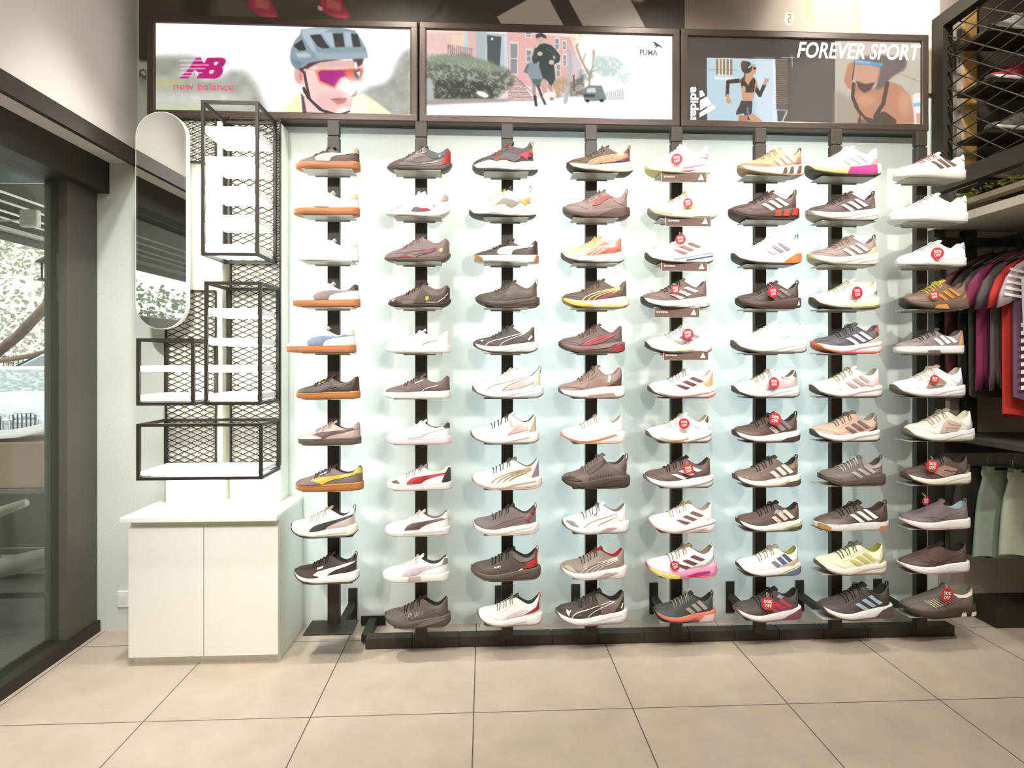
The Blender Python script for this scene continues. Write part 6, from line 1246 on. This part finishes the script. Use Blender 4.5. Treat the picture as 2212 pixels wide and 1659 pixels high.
for k, (y, c_, lab) in enumerate(TS):
    tshirt(XS+offs[k], y-.022, 1.845, c_, lab, w=.26, h=[.62, .66, .70, .60, .64, .78, .70][k], sc={6: 'c9b8c0'}.get(k), printm={6: pr_white, 5: pr_tick, 4: pr_tick}.get(k), seed=k, ang=0)
def shorts(X, Y, zt_, c_, lab, w=.17, h=.42, seed=1, tie=None):
    o = empty('shorts', (X, Y, zt_)); tag(o, lab, 'shorts', 'shorts on the lower rail'); r = random.Random(seed); mt = M(c_, .75, 0, 1.1, noise=.05, nscale=25); ph = r.uniform(0, 6)
    for s in (-1, 1):
        V, F = [], []; lv = [0, .02, .06, .12, .2, .3, h]; n = 20
        for d in lv:
            hw_ = w*.42 + .03*min(1, d/.15) + .02*d/h; cxs = s*(w*.42 + .012*d/h)
            for j in range(n):
                t = 2*math.pi*j/n; V.append((cxs + hw_*math.cos(t)*1.02, .024*math.sin(t)*(.6+.4*d/h) + .004*math.sin(5*t+ph+s), -d + (.012*math.sin(2*t)*(d/h))))
        for i in range(len(lv)-1):
            for j in range(n): F.append((i*n+j, i*n+(j+1) % n, (i+1)*n+(j+1) % n, (i+1)*n+j))
        F.append(tuple(range(n))); mesh('leg', V, F, mt, o, True)
    MB().lathe([(1, -.035), (1.02, -.018), (1, 0)], (0, 0, 0), 24).build('waistband', mt, o, True).scale = (w*.95, .02, 1)
    mb = MB().tube([(-w*.9, 0, .012), (w*.9, 0, .012)], .0035, 6).tube([(0, 0, .012), (0, 0, .045), (.012, 0, .06), (.004, 0, .075)], .002, 5)
    for x in (-w*.75, w*.75): mb.box(x-.012, x+.012, -.024, .024, -.02, .018)
    mb.build('clip_hanger', M('c9c6bc', .25, .6), o)
    if tie: MB().tube([(.01, -.022, -.01), (.015, -.027, -.07), (.03, -.026, -.10)], .004, 5).build('drawstring', M(tie, .7), o, True)
    return o
for k, (X, Y, c_, lab, h_) in enumerate([(2.545, 2.90, '3b352d', 'dark shorts, hung nearest the wall', .44), (2.61, 2.83, '93a08e', 'grey-green shorts, the farther of the two pale pairs', .43), (2.68, 2.76, 'b4bba6', 'pale sage shorts, the nearer of the two pale pairs', .40),
                                      (2.80, 2.68, '4a4137', 'dark brown shorts beside the pale ones', .52), (2.86, 2.61, '3f372e', 'dark brown shorts nearest the shop floor', .50)]):
    shorts(X, Y, .78, c_, lab, h=h_, seed=k, tie='6f7444' if k == 2 else None)

# ------------------------------------------------------------------ far side of the shop (met only by the mirror)
o = empty('shop_picture', (-.9, YF+.02, 1.9)); tag(o, 'pale blue picture on the far wall, met in the mirror', 'picture')
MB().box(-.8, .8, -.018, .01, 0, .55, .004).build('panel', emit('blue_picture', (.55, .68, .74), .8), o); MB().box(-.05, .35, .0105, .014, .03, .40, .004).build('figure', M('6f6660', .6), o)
for j, xx in enumerate((-.35, .35)):
    o = empty('display_post', (xx, YF+.14, 0)); tag(o, 'dark post on the far wall, met in the mirror, ' + ['the one nearer the window', 'the one farther from the window'][j], 'display post', 'posts on the far wall')
    MB().box(-.026, .026, -.139, .0, 0, 1.88).build('column', BLACK, o)
    for k in range(3):
        z = 1.2+.2*k
        q = MB().box(xx-.1, xx+.1, YF+.1405, YF+.25, z-.004, z).build('shelf_plate', M('8c8880', .4, 0, 1.3)); tag(q, 'small plate on the far wall, %s of %s post' % (['lowest', 'middle', 'top'][k], ['the nearer', 'the farther'][j]), 'shelf', 'plates on the far wall')
        loose_shoe('run', ['b9aca4', 'c9bcb0', '8f7f78'][k], W0, xx, YF+.205, z+.001, math.pi, .29, '%s shoe of %s post on the far wall' % (['lowest', 'middle', 'top'][k], ['the nearer', 'the farther'][j]), 'shoes on the far wall')

# ------------------------------------------------------------------ the street outside the window
pv = plaster('street_paving', (.42, .41, .39), .8, 1.5, .15)
struct(MB().box(-26, XL-.1, -6, 30, -.25, -.15).build('ground_street', pv))
struct(MB().box(XL-1.6, XL-.1, -3, 6.5, -.1499, -.03).build('ground_step', plaster('step_stone', (.13, .125, .11), .5, 4, .2)))
def car(loc, rz, body, lab, L=4.5, wd_=1.8, hgt=1.45):
    o = empty('car', loc, rz); tag(o, lab, 'car', 'cars parked in the street'); V, F = [], []
    # stations along x (front = -x): lower/upper profile
    st = [(-2.25, .38, .62, .62, .70), (-2.15, .28, .72, .72, .84), (-1.7, .22, .84, .84, .90), (-1.1, .2, .92, .93, .90), (-.75, .2, .95, 1.02, .90), (-.1, .2, .95, 1.40, .90), (.5, .2, .95, 1.45, .90), (1.2, .2, .97, 1.40, .90), (1.75, .22, .98, 1.08, .90), (2.1, .28, .95, .98, .86), (2.25, .4, .8, .8, .75)]
    n = 14
    for (x, z0, zs, zt_, hw_) in st:
        k = wd_/1.8*hw_; x *= L/4.5; zt_ *= hgt/1.45
        cab = zt_ > zs+.1; tw = k*(.74 if cab else .86)
        half = [(k*.86, z0), (k*.98, z0+.08), (k, (z0+zs)/2), (k*.985, zs-.04), (k*.94, zs+.01), (tw*1.05, zs + (zt_-zs)*.85), (tw*.8, zt_)]
        V += [(x, -y, z) for y, z in half] + [(x, y, z) for y, z in reversed(half)]
    for i in range(len(st)-1):
        for j in range(n): F.append((i*n+j, i*n+(j+1) % n, (i+1)*n+(j+1) % n, (i+1)*n+j))
    F += [tuple(range(n))[::-1], tuple((len(st)-1)*n+j for j in range(n))]
    mesh('body', V, F, M(body, .12, .3, 1.0, noise=.01, bump=0, spec=.6), o, True)
    gl = M('6a6f70', .05, .0, 1.0, noise=.02, bump=0, spec=.9)
    s = L/4.5; hz = hgt/1.45
    for y in (-1, 1):
        MB().add([(x*s, y*yy*wd_/1.8, z*hz) for x, yy, z in ((-.62, .875, .99), (-.02, .74, 1.34), (.55, .73, 1.38), (.55, .88, 1.0))], [(0, 1, 2, 3)]).build('side_window', gl, o)
        MB().add([(x*s, y*yy*wd_/1.8, z*hz) for x, yy, z in ((.62, .88, 1.0), (.62, .73, 1.38), (1.15, .73, 1.34), (1.6, .87, 1.03))], [(0, 1, 2, 3)]).build('side_window', gl, o)
        MB().box(-2.2*s, -1.95*s, y*.62*wd_/1.8-.16, y*.62*wd_/1.8+.16, .60, .72, .03).build('headlight', M('cfd6d8', .1, .2, 1.0, bump=0), o)
        for x in (-1.4, 1.35):
            w_ = MB().lathe([(.20, -.11), (.32, -.10), (.335, -.05), (.335, .05), (.32, .10), (.20, .11)], (x*s, y*.80*wd_/1.8, .335), 24, 'y').build('wheel', M('2a2a2a', .7), o, True)
            MB().lathe([(.05, -.115), (.19, -.112), (.19, .112), (.05, .115)], (x*s, y*.80*wd_/1.8, .335), 10, 'y').build('hubcap', M('b9bcbe', .25, .7), w_, True)
    MB().add([(x*s, yy*wd_/1.8, z*hz) for x, yy, z in ((-.80, -.76, 1.00), (-.80, .76, 1.00), (-.13, .62, 1.395), (-.13, -.62, 1.395))], [(0, 1, 2, 3)]).build('windscreen', M('97a2a6', .08, 0, 1.0, bump=0, spec=.9), o)
    mb = MB()
    for y in (-.20, .20):
        for k in range(6): mb.box(-2.275*s, -2.235*s, y-.14+k*.05, y-.125+k*.05, .46, .68)
    mb.build('grille', M('3b4044', .3, .4), o)
    for y in (-.2, .2): MB().tube([(-2.28*s, y+a, b) for a, b in ((-.16, .46), (-.16, .66), (-.1, .69), (.1, .69), (.16, .66), (.16, .46), (.1, .44), (-.1, .44))], .012, 6, True).build('grille_surround', M('d9dcde', .15, .8), o, True)
    MB().box(-2.29*s, -2.25*s, -.26, .26, .30, .41).build('number_plate', M('f0f2f2', .5, 0, 1, bump=0), o)
    MB().box(-2.27*s, -2.0*s, -.75, .75, .20, .30, .02).build('bumper', M('3f4446', .5), o)
    return o
def far(px, d):   # ground point in the direction px at camera depth d
    u = d*(px-W/2)/FPX; return (u*math.cos(YAW)+d*math.sin(YAW), d*math.cos(YAW)-u*math.sin(YAW))
x, y = far(12, 8.7); car((x-1.12, y+1.95, -.15), R(120), 'c4cdd2', 'silver car with chrome grille, nearest to the shop window', hgt=1.36)
x, y = far(330, 13.0); car((x-1.12, y+1.95, -.15), R(120), 'd3dadd', 'white car with its bonnet beside the silver car')
x, y = far(120, 17.5); car((x, y, -.15), R(12), 'a9b4bb', 'grey station wagon side-on behind the two front cars', hgt=1.72, L=4.9)
# tree
tr = empty('tree', (*far(-300, 7.6), -.15)); tag(tr, 'bare-trunked tree leaning over the street', 'tree')
tx, ty = tr.location.x, tr.location.y
def tp(px, py, d): X, Y = far(px, d); return (X-tx, Y-ty, CAMZ - (py-HOR)*d/FPX + .15)
mb = MB(); mb.tube([(0, 0, 0), (.05, 0, 1.2), tp(-10, 765, 7.6), tp(40, 725, 7.4), tp(90, 672, 7.2), tp(135, 625, 7.1), tp(190, 560, 7), tp(240, 470, 7)], [.2, .17, .065, .06, .058, .055, .05, .03], 9)
mb.tube([tp(95, 668, 7.2), tp(105, 620, 7.2), tp(112, 580, 7.2)], [.03, .02, .012], 6); mb.tube([tp(130, 640, 7.1), tp(160, 655, 7.1), tp(200, 640, 7)], [.03, .02, .012], 6)
mb.tube([(.05, 0, 1.2), tp(60, 770, 7.3), tp(110, 755, 7.3), tp(160, 762, 7.3)], [.05, .03, .02, .012], 6)
mb.build('trunk', M('7a6a60', .9, 0, 1.3, noise=.25, nscale=8), tr, True)
mb = MB(); rg = random.Random(8)
for k in range(3800):
    d = rg.uniform(7.7, 9.8); px = rg.uniform(-160, 260); py = 490 + abs(rg.gauss(0, 75)) if rg.random() < .75 else rg.uniform(640, 760)
    if py < 470: continue
    p = Vector(tp(px, py, d)); a, b = rg.uniform(0, 6.28), rg.uniform(-1, 1); l = rg.uniform(.03, .065)
    u_ = Vector((math.cos(a), math.sin(a), b)).normalized()*l; v_ = u_.orthogonal().normalized()*l*.5
    mb.add([p-u_, p+v_, p+u_, p-v_], [(0, 1, 2, 3)])
fo = mb.build('foliage', M('b4b8a8', .7, 0, .9, noise=.3, nscale=3), tr); fo['kind'] = 'stuff'
# fence and hedge across the street
fe = empty('fence', (*far(60, 19), -.15)); tag(fe, 'dark railing fence across the street behind the cars', 'fence')
mb = MB()
for k in range(60): mb.box(-4.5+k*.15, -4.48+k*.15, -.01, .01, 0, 1.62)
for z in (.3, 1.55): mb.box(-4.5, 4.5, -.015, .015, z, z+.04)
mb.build('bars', M('6a625a', .6), fe)
mb = MB()
for k in range(4200):
    p = Vector((rg.uniform(-9, 7), 22+rg.uniform(-.5, .8), rg.uniform(.2, 2.6) if rg.random() < .85 else rg.uniform(2.4, 3.6))); a = rg.uniform(0, 6.28); l = rg.uniform(.05, .13)
    X, Y = far(60, 22); p = Vector((X + p.x, Y + p.y-22, p.z-.15)); u_ = Vector((math.cos(a), .4*math.sin(a), rg.uniform(-1, 1))).normalized()*l; v_ = u_.orthogonal().normalized()*l*.6
    mb.add([p-u_, p+v_, p+u_, p-v_], [(0, 1, 2, 3)])
tag(mb.build('hedge_foliage', M('a8a596', .8, 0, 1.0, noise=.3, nscale=2)), 'thin brownish hedge behind the street fence', 'hedge', kind='stuff')
# pale blue picture, added backdrop wall and hedge down the street (met in the mirror)
mp_ = empty('street_picture', (-3.25, -.1, 2.3)); tag(mp_, 'pale blue street picture of a person in a cap, met in the mirror', 'picture')
MB().box(-.27, .27, -.02, 0, 0, .36, .002).build('panel', M('b4cad4', .5, 0, .9), mp_); MB().box(-.1, .26, .0005, .006, .01, .2).lathe([(.04, .0005), (.04, .006)], (.06, 0, .26), 16, 'y').build('figure', M('7c7472', .6, 0, 1), mp_)
vs, fs = tmesh('s', 0, .02); mesh('lettering', [(-.2-x*.04, .001, .1+y*.05) for x, y in vs], fs, M('5a6a74', .5), mp_)
lw = MB().box(-4.2, -3.4, -6, .8, -.149, 1.75, .01).build('backdrop_wall', M('8f8f88', .8, 0, 1.0)); tag(lw, 'grey backdrop wall added down the street, met in the mirror', 'wall')  # wall added as a dark ground so the window glass reflection shows
mb = MB()
for k in range(3200):
    p = Vector((rg.uniform(-5.2, -4.3), rg.uniform(-6, 1), rg.uniform(1.5, 2.3))); a = rg.uniform(0, 6.28); l = rg.uniform(.02, .05)
    u_ = Vector((math.cos(a), math.sin(a), rg.uniform(-1, 1))).normalized()*l; v_ = u_.orthogonal().normalized()*l*.6
    mb.add([p-u_, p+v_, p+u_, p-v_], [(0, 1, 2, 3)])
tag(mb.build('hedge_foliage', M('a5ab98', .8, 0, 1.0, noise=.3, nscale=2)), 'green hedge above the backdrop wall down the street', 'hedge', kind='stuff')
# awning over the pavement
aw = empty('awning', (-2.0, 1.0, 2.2)); tag(aw, 'grey slatted awning over the pavement outside', 'awning')
y0_, y1_ = -9, 3.9
MB().add([(x, y, z+t) for t in (0, .03) for x, y, z in ((-.02, y0_, .42), (-.02, y1_, .42), (-1.12, y1_, .03), (-1.12, y0_, .03))], [(0, 1, 2, 3), (7, 6, 5, 4), (0, 3, 7, 4), (1, 5, 6, 2), (3, 2, 6, 7), (0, 4, 5, 1)]).build('roof_sheet', M('5f5c52', .7), aw)
for (x, z) in ((-.6, .03), (-.7, .013), (-.8, -.01), (-.9, -.02)): MB().tube([(x, y0_, z), (x, y1_, z)], .007, 6).build('slat', M('e4e0d8', .5, 0, 1.0), aw, True)
MB().box(-1.09, -1.05, y0_, y1_, -.05, -.025).build('gutter', M('c9c8c0', .4), aw); MB().box(-1.12, -1.10, y0_, y1_, -.10, .03).build('edge_bar', M('6a675c', .5), aw)
MB().box(-.64, -.54, 2.52, 2.56, -.12, -.02, .01).build('junction_box', M('d9d6cc', .5), aw)
MB().tube([(-.95, 1.6, -.0), (-.8, 1.9, -.12), (-.65, 2.3, -.14), (-.6, 2.5, -.09)], .005, 6).build('cable', M('b9b4a8', .6), aw, True)
for yb2 in (-.2, 4.75): MB().box(-1.10, -1.04, yb2, yb2+.06, -2.23, -.11).build('post', M('6a675c', .5), aw)
sg = MB().box(-2.80, -2.03, 3.2, 3.215, 2.235, 2.33).build('sign_board', M('b4c4c8', .5, 0, .9)); tag(sg, 'pale blue-grey sign board under the awning', 'sign')
ll = empty('street_lantern', (-3.11, 4.45, 1.90)); tag(ll, 'small dark lantern hanging from the awning', 'lamp')
MB().tube([(0, 0, .18), (0, 0, .202)], .006, 6).lathe([(.02, .18), (.09, .13), (.095, .12)], (0, 0, 0), 12).lathe([(.08, -.01), (.08, .0)], (0, 0, 0), 12).box(-.07, -.06, -.005, .005, 0, .12).box(.06, .07, -.005, .005, 0, .12).build('lantern_frame', BLACK2, ll)
# table with cardboard box and pipes just outside the glass
tb = empty('table', (-2.62, 3.42, -.03)); tag(tb, 'grey metal table outside under the cardboard box', 'table')
MB().box(-.45, .40, -.2, .3, .655, .68, .002).build('tabletop', M('8f8a80', .35, .3), tb)
for a in (-.42, .37):
    for b in (-.18, .27): MB().box(a, a+.03, b, b+.02, 0, .654).build('leg', M('6f6c62', .4, .3), tb)
for z in (.1, .2, .33): MB().box(-.42, .40, -.17, -.15, z, z+.03).build('stretcher', M('7c776c', .4, .3), tb)
bxo = empty('cardboard_box', (-2.62, 3.42, .651)); tag(bxo, 'brown cardboard box on the table outside the window', 'box')
MB().box(-.40, .36, -.18, .28, 0, .235, .003).build('carton', M('b49c88', .8, 0, 1.0), bxo); MB().box(-.02, .03, -.1812, .28, .02, .2365).build('tape', M('c4b09c', .4), bxo)
MB().add([(.36, .1, .235), (.36, .28, .235), (.52, .28, .36), (.50, .1, .34)], [(0, 1, 2, 3)]).add([(.36, .101, .232), (.50, .101, .336), (.52, .28, .356), (.36, .28, .232)], [(0, 1, 2, 3)]).build('flap', M('9a8472', .8, 0, 1.0), bxo)
pp = MB(); r = random.Random(3)
for i in range(9):
    for j in range(7): pp.v.append((-2.98 + i*.085, 3.27+j*.062, .892+.022*math.sin(i*.9+j*.5)+.012*math.sin(j*1.7)+.036))
for i in range(8):
    for j in range(6): a = i*7+j; pp.f.append((a, a+7, a+8, a+1))
pp.mi = [0]*len(pp.f)
ps = pp.build('paper_sheet', M('fbfbfb', .6, 0, 1, bump=0), None, True); tag(ps, 'crumpled white paper on the cardboard box', 'paper')
so = ps.modifiers.new('s', 'SOLIDIFY'); so.thickness = .002
mpo = empty('scooter', (-2.55, 3.25, -.03)); tag(mpo, 'grey curved scooter parts standing below the table outside', 'scooter')
MB().tube([(-.55, -.13, .16), (-.2, -.13, .24), (.1, -.13, .30), (.36, -.13, .36)], [.05, .055, .05, .045], 12).build('fender', M('a3a29a', .4), mpo, True)
MB().tube([(-.5, -.16, .28), (-.2, -.16, .44), (.1, -.16, .58), (.27, -.16, .64)], [.035, .035, .028, .02], 10).build('fork', M('b9b6aa', .35), mpo, True)
MB().lathe([(.10, -.03), (.13, -.02), (.13, .02), (.10, .03)], (-.1, -.15, .13), 24, 'y').build('wheel', M('4a463f', .7), mpo, True)

lpn = empty('low_partition', (-2.65, 3.85, -.03)); tag(lpn, 'dark slatted low partition outside behind the table', 'partition')
for z0, z1 in ((.0, .07), (.10, .13), (.19, .62)): MB().box(-.75, .65, -.012, .012, z0, z1).build('board', M('6a6256', .7, 0, 1.0), lpn)
for x in (-.4, .1): MB().box(x-.03, x+.03, .0125, .035, 0, .62).build('post', M('5a5348', .7, 0, 1.0), lpn)
